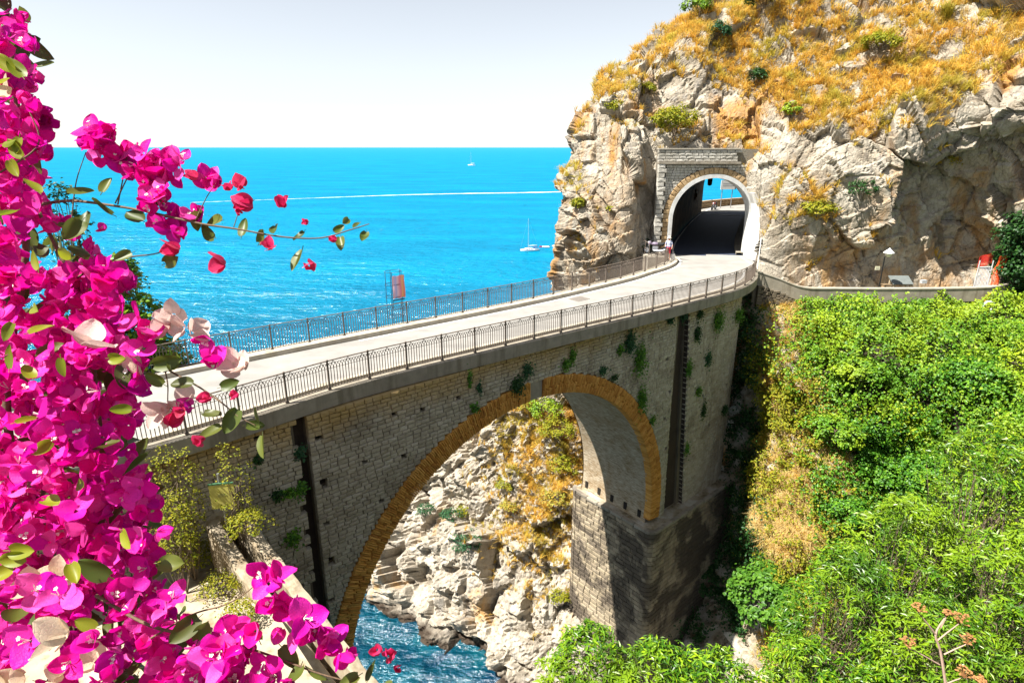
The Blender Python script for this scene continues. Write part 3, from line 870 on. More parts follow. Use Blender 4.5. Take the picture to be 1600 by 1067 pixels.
# cap stones round the top of the pier
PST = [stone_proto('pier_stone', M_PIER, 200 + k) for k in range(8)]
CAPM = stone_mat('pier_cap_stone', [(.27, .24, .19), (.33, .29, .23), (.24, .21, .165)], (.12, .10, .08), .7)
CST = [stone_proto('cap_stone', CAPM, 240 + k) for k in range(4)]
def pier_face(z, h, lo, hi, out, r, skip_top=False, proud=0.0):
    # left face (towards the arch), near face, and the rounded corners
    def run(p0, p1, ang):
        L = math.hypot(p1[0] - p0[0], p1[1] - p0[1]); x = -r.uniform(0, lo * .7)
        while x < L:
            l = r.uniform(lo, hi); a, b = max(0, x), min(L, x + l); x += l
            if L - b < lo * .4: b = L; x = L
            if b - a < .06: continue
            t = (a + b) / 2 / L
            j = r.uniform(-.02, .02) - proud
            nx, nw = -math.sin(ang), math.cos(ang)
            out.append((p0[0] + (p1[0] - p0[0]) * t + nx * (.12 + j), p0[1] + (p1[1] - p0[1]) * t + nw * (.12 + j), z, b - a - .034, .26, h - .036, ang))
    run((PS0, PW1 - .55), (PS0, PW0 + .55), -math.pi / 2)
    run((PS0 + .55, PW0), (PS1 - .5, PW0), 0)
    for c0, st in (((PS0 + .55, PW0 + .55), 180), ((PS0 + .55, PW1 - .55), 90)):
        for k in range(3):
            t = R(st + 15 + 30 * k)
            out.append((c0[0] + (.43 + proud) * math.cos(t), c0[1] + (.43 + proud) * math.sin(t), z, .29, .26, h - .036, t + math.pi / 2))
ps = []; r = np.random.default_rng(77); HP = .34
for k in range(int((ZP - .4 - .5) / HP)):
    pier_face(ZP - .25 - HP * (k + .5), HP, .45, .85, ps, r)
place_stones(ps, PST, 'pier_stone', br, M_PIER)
cs = []; pier_face(ZP - .13, .24, .7, 1.1, cs, r, proud=.05)
place_stones(cs, CST, 'cap_stone', br, CAPM)
pt = MB(); pprism(pt, rounded(.2), ZP - .05, ZP - .02); pt.build('pier_top', M_EARTH, br)
# dark blocks painting in the shade of beam sockets at the vault springing
for k, (u, v) in enumerate([(906, 748), (926, 751), (957, 763), (989, 780), (1012, 787)]):
    w = 5.35 - 1.14 * k
    MB().box(W(AS + AR - .02, w, ZP + .42), (.12, .24, .5), rz=BANG).build('beam_socket_shade', M_HOLESHADE, br)
# ---- deck, ledges and kerbs
NEo = NE[NE[:, 0] > -24]
sweep(NE, [(-.16, 29.42), (-.16, 29.97), (.50, 30.02), (.50, 29.75), (.9, 29.42)], 'near_ledge', M_CONC, br)['label'] = 'grey weathered concrete ledge under the near railing'
sweep(NE, [(.30, 30.0), (.30, 30.11), (.52, 30.11), (.52, 29.9)], 'near_kerb', M_LEDGE, br)
sweep(FE, [(.30, 29.2), (.30, 30.06), (-.50, 30.06), (-.50, 29.2)], 'far_ledge', M_LEDGE, br)
sweep(FE, [(-.46, 29.9), (-.46, 30.20), (-.80, 30.20), (-.80, 29.9)], 'far_kerb', M_LEDGE, br)
# slab under the road
V = []
Au, Bu = resample(offset(NE, .3), 60), resample(offset(FE, -.3), 60)
for a, b in zip(Au, Bu): V += [(*a, 29.45), (*b, 29.45)]
MB().add(V, [(2 * i, 2 * i + 1, 2 * i + 3, 2 * i + 2) for i in range(59)]).build('deck_slab', M_CONC, br)

# ================================================================== iron railings
def panel_mesh(L, name):
    mb = MB(); b = .0115; n = max(3, round(L / .118)); st = L / n
    mb.box((L / 2, 0, .075), (L, .03, .022)); mb.box((L / 2, 0, .80), (L, .014, .014))
    for i in range(n + 1):
        x = i * st
        if 0 < i < n: mb.box((x, 0, .43), (2 * b, 2 * b, .72))
        # pointed arches that reach across two bars
        for sg in (-1, 1):
            pts = [(x + sg * st * .5 * (1 - math.cos(t)) * 2.0 / 1, 0, .78 + .22 * math.sin(t)) for t in (0, .5, 1.0, 1.35, 1.57)]
            pts = [p for p in pts if -.001 <= p[0] <= L + .001]
            if len(pts) > 1: mb.tube(pts, b, 4, cap=False)
        if i % 5 == 2:
            for sg in (-1, 1): mb.tube([(x + sg * st * .9, 0, .93), (x, 0, 1.07)], b * .9, 4, cap=False)
    me = mb.mesh(name); me.materials.append(M_IRON)
    return me
def railing(P, zf, step, label, name='iron_railing', hgt=1.10):
    L = arclen(P)[-1]; n = round(L / step); st = L / n
    root = empty(name, (P[0][0], P[0][1], zf), label=label, cat='railing')
    D = along(P, np.linspace(0, L, n + 1))
    pm = panel_mesh(1.0 * st, 'baluster_panel')
    post = MB().box((0, 0, hgt / 2), (.058, .058, hgt)).box((0, 0, .03), (.10, .10, .06)).lathe([(.0, hgt + .05), (.035, hgt + .03), (.035, hgt + .01), (.02, hgt)][::-1], n=8)
    pme = post.mesh('post'); pme.materials.append(M_IRON)
    for i in range(n + 1):
        obj('post', pme, None, root, (*D[i], zf), rz=math.atan2(*(D[min(i + 1, n)] - D[max(i - 1, 0)])[::-1]))
        if i < n:
            t = D[i + 1] - D[i]
            o = obj('baluster_panel', pm, None, root, (*D[i], zf), rz=math.atan2(t[1], t[0]), scale=(np.linalg.norm(t) / st, 1, 1))
            o['kind'] = 'stuff'
    tr_ = resample(P, n * 3 + 1)
    mb = MB()
    for a, b in zip(tr_[:-1], tr_[1:]):
        c = (a + b) / 2; t = b - a
        mb.box((*c, zf + hgt - .01), (np.linalg.norm(t) + .01, .06, .03), rz=math.atan2(t[1], t[0]))
    mb.build('top_rail', M_IRON, root)
    return root
nl = NE[(NE[:, 0] > -13.5)]
railing(np.concatenate([offset(nl, .06)]), 30.0, 1.62, 'rusty brown iron railing along the near edge of the bridge, above the arch')
fl = FE[(FE[:, 0] > -15.5)]
railing(np.concatenate([offset(fl, -.08)]), 30.06, 1.62, 'brown iron railing along the far, seaward edge of the bridge')

# ================================================================== tunnel and its portal
po = empty('tunnel_portal', (15.56, 47.2, 30), label='grey stone tunnel portal with white rimmed arch set in the cliff', cat='tunnel portal')
PX = 15.56; PZ = 33.0; YP = 47.2
# backing wall with the arch cut out
bk = MB(); n = 40
pts_in = [(PX + (TA + .62) * math.cos(t), PZ + (TA + .62) * math.sin(t)) for t in np.linspace(0, math.pi, n)]
x0, x1, zt = 11.25, 19.9, 38.15
ri = TA + .30
prof = [(PX + ri, 29.9)] + [(PX + ri * math.cos(t), PZ + ri * math.sin(t)) for t in np.linspace(0, math.pi, n)] + [(PX - ri, 29.9)]
out_ = []
for x, z in prof:
    dx, dz = x - PX, z - PZ
    if dz <= 0: out_.append((x1 if dx > 0 else x0, z))
    else:
        k = min((x1 - PX) / dx if dx > 1e-6 else 9e9, (PX - x0) / -dx if dx < -1e-6 else 9e9, (zt - PZ) / dz)
        out_.append((PX + dx * k, PZ + dz * k))
V = [(x, YP + .18, z) for x, z in prof] + [(x, YP + .18, z) for x, z in out_]; m_ = len(prof)
bk.add(V, [(i, i + 1, m_ + i + 1, m_ + i) for i in range(m_ - 1)])
# corners the fan leaves open, and the body behind
ci = [i for i in range(m_ - 1) if abs(out_[i][0] - out_[i + 1][0]) > 1e-4 and abs(out_[i][1] - out_[i + 1][1]) > 1e-4]
for i in ci:
    a, b = out_[i], out_[i + 1]; cx = x1 if a[0] > PX else x0
    bk.add([(a[0], YP + .18, a[1]), (b[0], YP + .18, b[1]), (cx, YP + .18, zt)], [(0, 1, 2)])
bk.box((x0 + .1, YP + 1.6, 34), (.2, 2.8, 8.2)); bk.box(((x0 + x1) / 2, YP + 1.6, zt - .1), (x1 - x0, 2.8, .2))
bk.build('backing_wall', M_PMORT, po)
# rubble courses
ps = []; r = np.random.default_rng(21)
def blocks(xa, xb, z, h, lo, hi, out, y):
    x = xa - r.uniform(0, lo * .7)
    while x < xb - .03:
        l = r.uniform(lo, hi); a, b = max(x, xa), min(x + l, xb); x += l
        if xb - b < lo * .4: b = xb; x = xb
        if b - a > .05: out.append(((a + b) / 2, y + r.uniform(-.02, .02), z, b - a - .014, .22, h - .014))
for k in range(36):
    h = .2; z = 30.0 + h * (k + .5)
    if z > 37.05: break
    ro = TA + .30 + .46
    t = ro ** 2 - (z - PZ) ** 2 if z > PZ else ro ** 2
    if t <= 0: blocks(11.75, 19.9, z, h, .22, .42, ps, YP + .10)
    else:
        blocks(11.75, PX - math.sqrt(t), z, h, .2, .4, ps, YP + .10)
        blocks(PX + math.sqrt(t), 19.9, z, h, .2, .4, ps, YP + .10)
VV, FF, b = [], [], 0
PSP = [stone_proto('portal_stone', M_PSTONE, 400 + k) for k in range(6)]
for i, s in enumerate(ps):
    _, V, F = PSP[i % 6]; VV.append(V * np.array(s[3:6]) + np.array(s[:3])); FF.append(F + b); b += len(V)
o = obj('rubble_stones', mesh_np('rubble_stones', np.concatenate(VV), np.concatenate(FF)), M_PSTONE, po); o['kind'] = 'stuff'
# quoins of the left pilaster, parapet blocks, cornice
r = np.random.default_rng(3)
for k in range(21):
    h = .338; z = 30.0 + h * (k + .5); wq = .62 if k % 2 else .5
    obj('quoin', PSP[k % 6][0], None, po, (11.17 + wq / 2 - .05, YP - .04, z), scale=(wq, .5, h - .018))
MB().box((14.2, YP - .02, 37.16), (6.2, .62, .14)).box((14.2, YP + .02, 37.06), (6.1, .46, .08)).build('cornice', M_CONC, po)
for k in range(4):
    x = 11.1 - .05 * (k % 2)
    while x < 16.9:
        l = r.uniform(.35, .6)
        obj('parapet_stone', PSP[int(r.integers(6))][0], None, po, (x + l / 2, YP + .08 + r.uniform(-.012, .012), 37.34 + .215 * k), scale=(l - .014, .4, .2))
        x += l
MB().box((14.15, YP + .10, 38.17), (6.2, .56, .10)).build('coping', M_LEDGE, po)
# voussoirs
VS = [stone_proto('voussoir', M_VOUS, 430 + k) for k in range(5)]
rm = TA + .30 + .23
nv = 31
for k in range(nv):
    t = math.pi * (k + .5) / nv
    o = obj('voussoir', VS[k % 5][0], None, po, (PX + rm * math.cos(t), YP + .06, PZ + rm * math.sin(t)), scale=(rm * math.pi / nv - .02, .34, .46))
    o.rotation_euler = (0, math.pi / 2 - t, 0)
for sg in (-1, 1):
    for k in range(9):
        obj('voussoir', VS[k % 5][0], None, po, (PX + sg * rm, YP + .06, 30.02 + (k + .5) * .331), scale=(.46, .34, .31))
# white plaster rim: runs out in front and back into the bore
wr = MB(); V = []
prof = [(TA, 29.95)] + [(TA * math.cos(t), PZ + TA * math.sin(t)) for t in np.linspace(0, math.pi, 40)] + [(-TA, 29.95)]
pro2 = [(TA + .30, 29.95)] + [((TA + .30) * math.cos(t), PZ + (TA + .30) * math.sin(t)) for t in np.linspace(0, math.pi, 40)] + [(-TA - .30, 29.95)]
n = len(prof)
for y, pr in ((YP + 1.1, prof), (YP - .14, prof), (YP - .14, pro2), (YP + .3, pro2)): V += [(PX + x, y, z) for x, z in pr]
wr.add(V, [(k * n + i, k * n + i + 1, (k + 1) * n + i + 1, (k + 1) * n + i) for k in range(3) for i in range(n - 1)])
wr.build('white_rim', concrete_mat('dulled_white_paint', (.60, .60, .58), (.36, .33, .28), .5), po, smooth=False)['label'] = 'white painted rim of the tunnel arch'
# thicker white rendered pier where the rock comes down on the right
rp = MB(); V = []
P_ = [(18.62, 47.0), (18.66, 46.2), (19.0, 45.9), (19.5, 46.1), (19.9, 46.9), (19.7, 48.2), (18.62, 48.2)]
for z, dx, tw in ((29.9, 0, 1), (31.5, 0, .95), (33, .02, .8), (34.2, -.15, .6), (35.0, -.5, .4)):
    V += [(18.62 + dx + (x - 18.62) * tw, y + (z - 30) * .05, z) for x, y in P_]
n = 7
rp.add(V, [(k * n + i, k * n + (i + 1) % n, (k + 1) * n + (i + 1) % n, (k + 1) * n + i) for k in range(4) for i in range(n)] + [tuple(range(4 * n, 5 * n))])
rp.build('white_render', concrete_mat('white_render', (.66, .64, .60), (.40, .36, .30), .35), po, smooth=False)
# bore
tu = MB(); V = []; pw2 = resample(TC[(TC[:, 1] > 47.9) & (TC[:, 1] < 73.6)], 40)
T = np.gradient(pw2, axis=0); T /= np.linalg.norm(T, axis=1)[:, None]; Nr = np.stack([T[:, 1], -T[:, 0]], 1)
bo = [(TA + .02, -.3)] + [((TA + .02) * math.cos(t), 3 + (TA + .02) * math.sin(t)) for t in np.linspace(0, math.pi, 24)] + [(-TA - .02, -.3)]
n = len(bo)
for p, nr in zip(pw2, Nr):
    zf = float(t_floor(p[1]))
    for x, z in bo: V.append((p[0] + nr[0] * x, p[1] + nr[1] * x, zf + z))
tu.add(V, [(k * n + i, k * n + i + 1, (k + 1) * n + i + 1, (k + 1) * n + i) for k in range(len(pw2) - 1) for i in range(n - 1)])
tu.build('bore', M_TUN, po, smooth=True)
# raised pavement on the inner side of the bend
kp = resample(TC[(TC[:, 1] > 48.2) & (TC[:, 1] < 73.6)], 40)
a, b = offset(kp, -2.35), offset(kp, -3.1)
V = []
for p, q_ in zip(a, b):
    z = float(t_floor(p[1])); V += [(*p, z - .05), (*p, z + .22), (*q_, z + .22)]
MB().add(V, [(3 * i + j, 3 * i + j + 1, 3 * i + 4 + j, 3 * i + 3 + j) for i in range(39) for j in range(2)]).build('bore_kerb', M_CONC, po)
# terrace and sea wall outside the far mouth
tz = 30.8
te = MB(); te.prism([(20.5, 74.0), (25, 70.0), (50, 70), (62, 84), (46, 94), (33.5, 86.5), (24.5, 79.0)], 27, tz - .03); te.build('far_road_terrace', M_ROAD)['kind'] = 'structure'
swl = empty('sea_wall', (30, 84, tz), label='low brown stone sea wall beyond the far mouth of the tunnel', cat='wall')
wl = [(21.4, 75.2), (25.5, 79.6), (29.6, 82.8), (34.2, 86), (40, 89.8), (47, 93)]
SWM = stone_mat('sea_wall_stone', [(.33, .22, .12), (.42, .30, .18), (.38, .26, .15)], (.25, .15, .08), .4)
SWS = [stone_proto('wall_block', SWM, 500 + k) for k in range(4)]
core = MB()
for (ax, ay), (bx, by) in zip(wl[:-1], wl[1:]):
    L = math.hypot(bx - ax, by - ay); an_ = math.atan2(by - ay, bx - ax)
    core.box(((ax + bx) / 2, (ay + by) / 2, tz + .4), (L, .34, .96), rz=an_)
    nb_ = round(L / .8)
    for i in range(nb_):
        for kz in range(3):
            t = (i + .5 + .25 * (kz % 2)) / nb_
            if t > 1: continue
            x, y = ax + (bx - ax) * t, ay + (by - ay) * t
            obj('wall_block', SWS[(i + kz) % 4][0], None, swl, (x + math.sin(an_) * .14, y - math.cos(an_) * .14, tz + .12 + kz * .31), rz=an_, scale=(L / nb_ - .02, .3, .29))
core.build('wall_body', SWM, swl)

# ================================================================== path on the right and its parapet wall
PWL = [(17.05, 41.25), (18.6, 41.15), (20.5, 41.0), (23, 41.0), (27, 41.0), (31, 41.05), (34.0, 41.1), (36.2, 41.6)]
PWT = [30.12, 29.62, 28.98, 28.9, 28.88, 28.9, 29.02, 29.4]
rw = empty('retaining_wall', (25, 41, 27), label='long grey rendered parapet wall of the footpath under the cliff', cat='wall')
mb = MB(); st_ = MB(); cp = MB()
PP = cr(np.array([(x, y, z) for (x, y), z in zip(PWL, PWT)]), 60)
for a, b in zip(PP[:-1], PP[1:]):
    for m_, dy0, dy1, z0, z1 in ((mb, -.14, .16, -1.0, -.08), (cp, -.18, .20, -.08, 0), (st_, -.06, .14, -4.2, -1.0)):
        V = [(a[0], a[1] + dy0, a[2] + z0), (b[0], b[1] + dy0, b[2] + z0), (b[0], b[1] + dy1, b[2] + z0), (a[0], a[1] + dy1, a[2] + z0),
             (a[0], a[1] + dy0, a[2] + z1), (b[0], b[1] + dy0, b[2] + z1), (b[0], b[1] + dy1, b[2] + z1), (a[0], a[1] + dy1, a[2] + z1)]
        m_.add(V, [(0, 1, 5, 4), (2, 3, 7, 6), (4, 5, 6, 7), (3, 2, 1, 0)])
mb.build('parapet', M_CONC, rw); cp.build('coping', M_LEDGE, rw); st_.build('stone_footing', M_MORTAR, rw)
# rubble of the footing near the bridge
FS = []; r = np.random.default_rng(31)
FSP = [stone_proto('footing_stone', M_MORTAR, 540 + k) for k in range(4)]
for k in range(9):
    x = 17.3
    while x < 22:
        l = r.uniform(.25, .5); z = 28.6 - np.interp(x, [17, 20.5, 22], [-.45, .7, .75]) - .2 * k
        obj('footing_stone', FSP[int(r.integers(4))][0], None, rw, (x + l / 2, 41.05 + .02 * r.random(), z), scale=(l - .02, .26, .18)); x += l
pv = MB(); V = []
for k, p in enumerate(PP): V += [(p[0], p[1] + .1, p[2] - .95 + (0 if k else 0)), (p[0], p[1] + 7.0, p[2] - .9)]
pv.add(V, [(2 * i, 2 * i + 2, 2 * i + 3, 2 * i + 1) for i in range(len(PP) - 1)])
pv.build('footpath', M_CONC2)['kind'] = 'structure'

# ================================================================== stairs and terrace below the left end of the bridge
def ramp_wall(mb, a, b, width, h, z_under):
    """a, b: (x, y, ztop); a weathered wall whose rounded top slopes from a to b"""
    a = np.array(a); b = np.array(b); t = (b - a)[:2]; t /= np.linalg.norm(t); nx = np.array([-t[1], t[0]])
    prof = [(-.5, -h), (-.5, -h * .5), (-.5, -.25), (-.5, -.07), (-.42, -.015), (-.2, 0), (.2, 0), (.42, -.015), (.5, -.07), (.5, -.25), (.5, -h * .5), (.5, -h)]
    n = 60; V = []
    for i in range(n + 1):
        p = a + (b - a) * i / n
        for o, z in prof: V.append((p[0] + nx[0] * o * width, p[1] + nx[1] * o * width, p[2] + z))
    V = np.array(V); V += .05 * np.stack([fbm(V / .45, 3, 5), fbm(V / .45, 3, 6), fbm(V / .45, 3, 7)], 1)
    m_ = len(prof)
    mb.add(V, [(i * m_ + j, i * m_ + j + 1, (i + 1) * m_ + j + 1, (i + 1) * m_ + j) for i in range(n) for j in range(m_ - 1)] + [tuple(range(m_)), tuple(reversed(range(n * m_, (n + 1) * m_)))])
SA = at_z(335, 822, 27.2); SB = at_z(525, 1085, 24.2)      # left parapet of the stair
SC = at_z(372, 800, 27.3); SD = at_z(592, 1085, 24.3)
st = empty('stone_stair', (SA[0], SA[1], 25), label='cream stair between two parapets going down beside the bridge foot', cat='stairs')
m1 = MB(); ramp_wall(m1, SA, SB, .42, 3.2, 0); m1.build('parapet', M_CREAM, st)
m1 = MB(); ramp_wall(m1, SC, SD, .40, 3.2, 0); m1.build('parapet', M_CREAM, st)
# rounded head of the stair
hd = MB(); V = []
for rr_, zz in ((.0, 0), (.21, 0)):
    pass
c0 = np.array([(SA[0] + SC[0]) / 2, (SA[1] + SC[1]) / 2]); rad = np.linalg.norm((SA - SC)[:2]) / 2
a0_ = math.atan2(SA[1] - c0[1], SA[0] - c0[0])
for k in range(13):
    t = a0_ - math.pi * k / 12
    for rr_ in (rad - .2, rad + .2):
        for z in (24.0, 27.22 + .06 * math.sin(math.pi * k / 12)):
            V.append((c0[0] + rr_ * math.cos(t), c0[1] + rr_ * math.sin(t), z))
F = []
for k in range(12):
    b = 4 * k
    F += [(b, b + 4, b + 5, b + 1), (b + 3, b + 7, b + 6, b + 2), (b + 1, b + 5, b + 7, b + 3)]
hd.add(V, F); hd.build('rounded_head', M_CREAM, st)
nst = 16
for k in range(nst):
    t = (k + .5) / nst
    L_ = SA + (SB - SA) * t; R_ = SC + (SD - SC) * t
    mid = (L_ + R_) / 2; wv = (R_ - L_)[:2]
    tr2 = ((SB - SA) / nst)[:2]
    MB().box((mid[0], mid[1], mid[2] - 1.0 - .5), (np.linalg.norm(tr2) * 1.05, np.linalg.norm(wv), 1.0), rz=math.atan2(tr2[1], tr2[0])).build('step', M_CREAM, st)
tr3 = MB()
pl = [at_z(u, v, 25.6)[:2] for u, v in ((-200, 760), (150, 760), (300, 800), (335, 826), (430, 955), (525, 1100), (400, 1500), (-200, 1500))]
tr3.prism([tuple(p) for p in pl], 22, 25.6)
tag(tr3.build('terrace', M_CREAM), 'sunlit cream paved terrace beside the stair', kind='structure')
# information board on a post
bd = at_y(348, 775, 15.6)
BZ = bd[2] - 25.58
sg_ = empty('information_board', (bd[0], bd[1], 25.58), rz=.18, label='yellow green information board on a thin post below the bridge', cat='sign')
MB().tube([(-.05, .05, 0), (-.05, .05, BZ + .75)], .035, 8).build('post', plain('grey_steel', (.35, .36, .35), .45, .6), sg_, (0, 0, 0), local=True)
MB().box((0, 0, BZ), (.70, .03, .82)).build('panel', plain('faded_yellow_board', (.50, .47, .12), .6, 0, .15, 3), sg_, (0, 0, 0), local=True)
MB().box((0, -.005, BZ + .43), (.72, .045, .05)).build('top_strip', plain('green_strip', (.06, .16, .08), .6), sg_, (0, 0, 0), local=True)
mt = MB()
for x, z, w_ in ((-.02, BZ + .08, .22), (.0, BZ + .04, .26), (-.03, BZ, .18)): mt.box((x, -.019, z), (w_, .006, .014))
mt.build('faint_print', plain('faded_print', (.30, .29, .12), .7), sg_, (0, 0, 0), local=True)
# loose cable on the bridge foot
def on_wall(u, v, w):
    n = -BW; r_ = ray(u, v); q_ = P0 + BW * w
    return CAM + r_ * (((q_ - CAM) @ n) / (r_ @ n))
cb = [on_wall(u, v, w) for u, v, w in ((396, 800, -.03), (404, 822, -.08), (418, 850, -.12), (436, 882, -.12), (456, 916, -.08), (470, 948, -.03))]
tag(MB().tube(cr(cb, 24), .014, 5).build('loose_cable', plain('white_cable', (.6, .6, .58), .5)), 'thin white cable hanging slack in front of the bridge wall', 'cable')

# ================================================================== ladder cage and towel by the far railing
cg = along(FE, np.interp(-5.3, FE[:, 0], arclen(FE)))[0] + BW[:2] * .55
lc = empty('ladder_cage', (*cg, 30), rz=BANG, label='dark iron ladder with hoop cage standing outside the far railing', cat='ladder')
MI2 = plain('dark_blue_iron', (.035, .045, .07), .5, .4)
topz = at_y(630, 425, cg[1])[2] - 30
for x, y in ((-.42, .25), (-.22, -.02), (.3, -.05), (.42, .3), (0, .5)):
    MB().tube([(x, y, -1.5), (x, y, topz)], .015, 6).build('upright', MI2, lc, (0, 0, 0), local=True)
for z in (topz, topz - .62, topz - 1.25, .3):
    n = 20
    MB().tube([(.44 * math.cos(2 * math.pi * k / n), .22 + .32 * math.sin(2 * math.pi * k / n), z) for k in range(n + 1)], .013, 5, cap=False).build('hoop', MI2, lc, (0, 0, 0), local=True)
for k in range(9): MB().tube([(-.22, -.02, -.9 + .32 * k), (.3, -.05, -.9 + .32 * k)], .014, 5).build('rung', MI2, lc, (0, 0, 0), local=True)
def towel_mat():
    m = M('striped_towel')
    x = m.n('SeparateXYZ', {0: m.n('TexCoord').outputs['Object']}).outputs[0]
    c = m.ramp(m.math('FRACT', m.math('MULTIPLY', m.math('ADD', x, .4), 1.35)), [(0, (.75, .25, .06)), (.16, (.80, .12, .14)), (.26, (.75, .45, .50)), (.45, (.35, .38, .72)), (.62, (.78, .50, .58)), (.80, (.72, .13, .20)), (.92, (.80, .38, .12))])
    wv = m.n('TexWave', {'Vector': m.coord(), 'Scale': 9.0, 'Distortion': .6}, bands_direction='Z').outputs[0]
    c = m.mix(m.math('MULTIPLY', wv, .3), c, (.85, .7, .7))
    return m.bsdf(c, .9)
tw = MB(); V = []
for i in range(9):
    for j in range(9):
        x = -.22 + .66 * i / 8; V.append((x, -.09 + .025 * math.sin(i * 1.7 + j * .4) + .02 * math.sin(j * .9), topz - .18 - 1.12 * j / 8 + .015 * math.sin(i * 1.3)))
F = [(i * 9 + j, i * 9 + j + 1, (i + 1) * 9 + j + 1, (i + 1) * 9 + j) for i in range(8) for j in range(8)]
V2 = [(x, y + .018, z) for x, y, z in V]
tw.add(V, F).add(V2, [tuple(reversed(f)) for f in F])
tow = tag(tw.build('towel', towel_mat(), None, (*cg, 30), rz=BANG, smooth=True), 'pink, violet and orange striped towel hung on the ladder cage', 'towel')
MB().box((.1, -.05, topz - 1.38), (.62, .04, .05)).build('shelf_bar', MI2, lc, (0, 0, 0), local=True)

# ================================================================== landing left of the portal
ld = empty('landing', (11.2, 46.2, 30), label='small concrete landing with end railing left of the tunnel portal', cat='landing')
MB().prism([(10.2, 44.4), (11.5, 44.6), (11.9, 46.2), (11.9, 47.1), (10.1, 47.1)], 28.5, 30.42).build('platform', M_CONC2, ld)
for (x, y) in ((10.28, 44.5), (10.2, 46.9), (10.24, 45.7)): MB().tube([(x, y, 30.4), (x, y, 31.45)], .025, 6).build('post', M_IRON, ld)
MB().tube([(10.28, 44.5, 31.45), (10.2, 46.9, 31.45)], .025, 6).build('top_rail', M_IRON, ld)
MB().tube([(10.28, 44.5, 30.95), (10.2, 46.9, 30.95)], .018, 6).build('mid_rail', M_IRON, ld)

# ================================================================== motorcycles
M_TYRE = plain('black_rubber', (.02, .02, .02), .8)
M_RIM = plain('dull_alloy', (.35, .35, .36), .35, .8)
def motorcycle(loc, rz, paint, label, lean=.12):
    root = empty('motorcycle', loc, rz, label, 'motorcycle')
    root.rotation_euler.x = lean
    L = dict(parent=root, loc=(0, 0, 0), local=True)
    for x, rr_ in ((-.68, .31), (.70, .31)):
        tyre = [(rr_ - .10, -.055), (rr_ - .02, -.065), (rr_, -.03), (rr_, .03), (rr_ - .02, .065), (rr_ - .10, .055), (rr_ - .10, -.055)]
        w = MB().lathe(tyre, n=20, axis='Y').build('wheel', M_TYRE, root, (x, 0, rr_), local=True)
        rim = MB().lathe([(rr_ - .10, -.03), (rr_ - .13, -.03), (rr_ - .13, .03), (rr_ - .10, .03)], n=20, axis='Y')
        for k in range(6):
            a = math.pi * k / 3; rim.box(((rr_ - .13) / 2 * math.cos(a), 0, (rr_ - .13) / 2 * math.sin(a)), (rr_ - .13, .03, .03), ry=-a)
        rim.build('rim', M_RIM, w, (0, 0, 0), local=True)
    MB().tube([(.70, 0, .31), (.55, 0, .75), (.46, 0, 1.0)], [.045, .05, .04], 8).build('fork', M_RIM, **L)
    MB().tube([(.46, -.36, 1.03), (.44, -.2, 1.06), (.46, 0, 1.02), (.44, .2, 1.06), (.46, .36, 1.03)], .018, 6).build('handlebar', M_TYRE, **L)
    tank = MB().lathe([(.02, -.32), (.13, -.25), (.18, -.05), (.17, .12), (.10, .26), (.02, .3)], n=10, axis='X')
    tank.v = [(x + .12, y, z * .8 + .80) for x, y, z in tank.v]; tank.build('fuel_tank', paint, smooth=True, **L)
    MB().tube([(-.15, 0, .78), (-.45, 0, .80), (-.80, 0, .90)], [.13, .14, .06], 8).build('seat', M_TYRE, smooth=True, **L)
    MB().box((.02, 0, .45), (.42, .30, .34)).box((-.3, 0, .36), (.5, .16, .08)).build('engine', M_RIM, **L)
    MB().box((.50, 0, .86), (.16, .26, .26), ry=-.3, taper=.8).build('fairing', paint, **L)
    MB().lathe([(.0, .03), (.07, .02), (.085, -.05), (.05, -.1)], n=10, axis='X', c=(.62, 0, .88)).build('headlight', M_WHITE, **L)
    MB().tube([(.1, .17, .3), (-.4, .2, .3), (-.8, .2, .42)], [.03, .045, .05], 8).build('exhaust', M_RIM, **L)
    MB().box((-.82, 0, .74), (.18, .16, .05), ry=.4).build('rear_mudguard', paint, **L)
    for sg in (-1, 1):
        MB().tube([(.44, sg * .25, 1.05), (.42, sg * .3, 1.2)], .01, 5).box((.42, sg * .32, 1.23), (.02, .12, .07)).build('mirror', M_TYRE, **L)
    return root
motorcycle((11.05, 45.75, 30.43), R(150), plain('violet_grey_paint', (.20, .16, .22), .35), 'dark motorcycle parked on the landing left of the tunnel portal')
mp = at_y(1115, 324, 76.5)
motorcycle((mp[0], mp[1], 30.77), R(235), plain('red_black_paint', (.22, .03, .03), .35), 'dark red motorcycle parked beyond the far mouth of the tunnel', -.12)

# ================================================================== sign boards at the far mouth of the tunnel
sb = empty('road_sign', (27.6, 78.6, 30.77), rz=R(12), label='white rectangular road sign on two posts beyond the tunnel', cat='sign')
for x in (-.7, .75): MB().tube([(x, 0, 0), (x, 0, 2.6)], .05, 6).build('post', plain('grey_post', (.3, .3, .3), .5, .5), sb, (0, 0, 0), local=True)
MB().box((0, -.08, 2.95), (2.0, .05, 1.15)).build('panel', M_WHITE, sb, (0, 0, 0), local=True)
MB().box((1.08, -.05, 2.9), (.12, .12, 1.1)).build('side_board', plain('dark_grey_board', (.05, .06, .08), .6), sb, (0, 0, 0), local=True)
MB().box((0, -.11, 2.85), (1.5, .012, .06)).box((-.1, -.11, 3.1), (1.3, .012, .06)).build('print', plain('grey_print', (.45, .47, .50), .7), sb, (0, 0, 0), local=True)
hl = empty('hanging_lantern', (23.1, 71.8, 34.0), label='small dark lantern hanging at the far mouth of the tunnel', cat='lantern')
MB().lathe([(.05, 1.0), (.30, .8), (.26, .1), (.10, 0)][::-1], n=8).build('body', plain('black_lantern', (.015, .015, .02), .5), hl, (0, 0, 0), local=True)
MB().tube([(0, 0, 1.0), (0, 0, 2.8)], .03, 6).build('hanger', M_IRON, hl, (0, 0, 0), local=True)

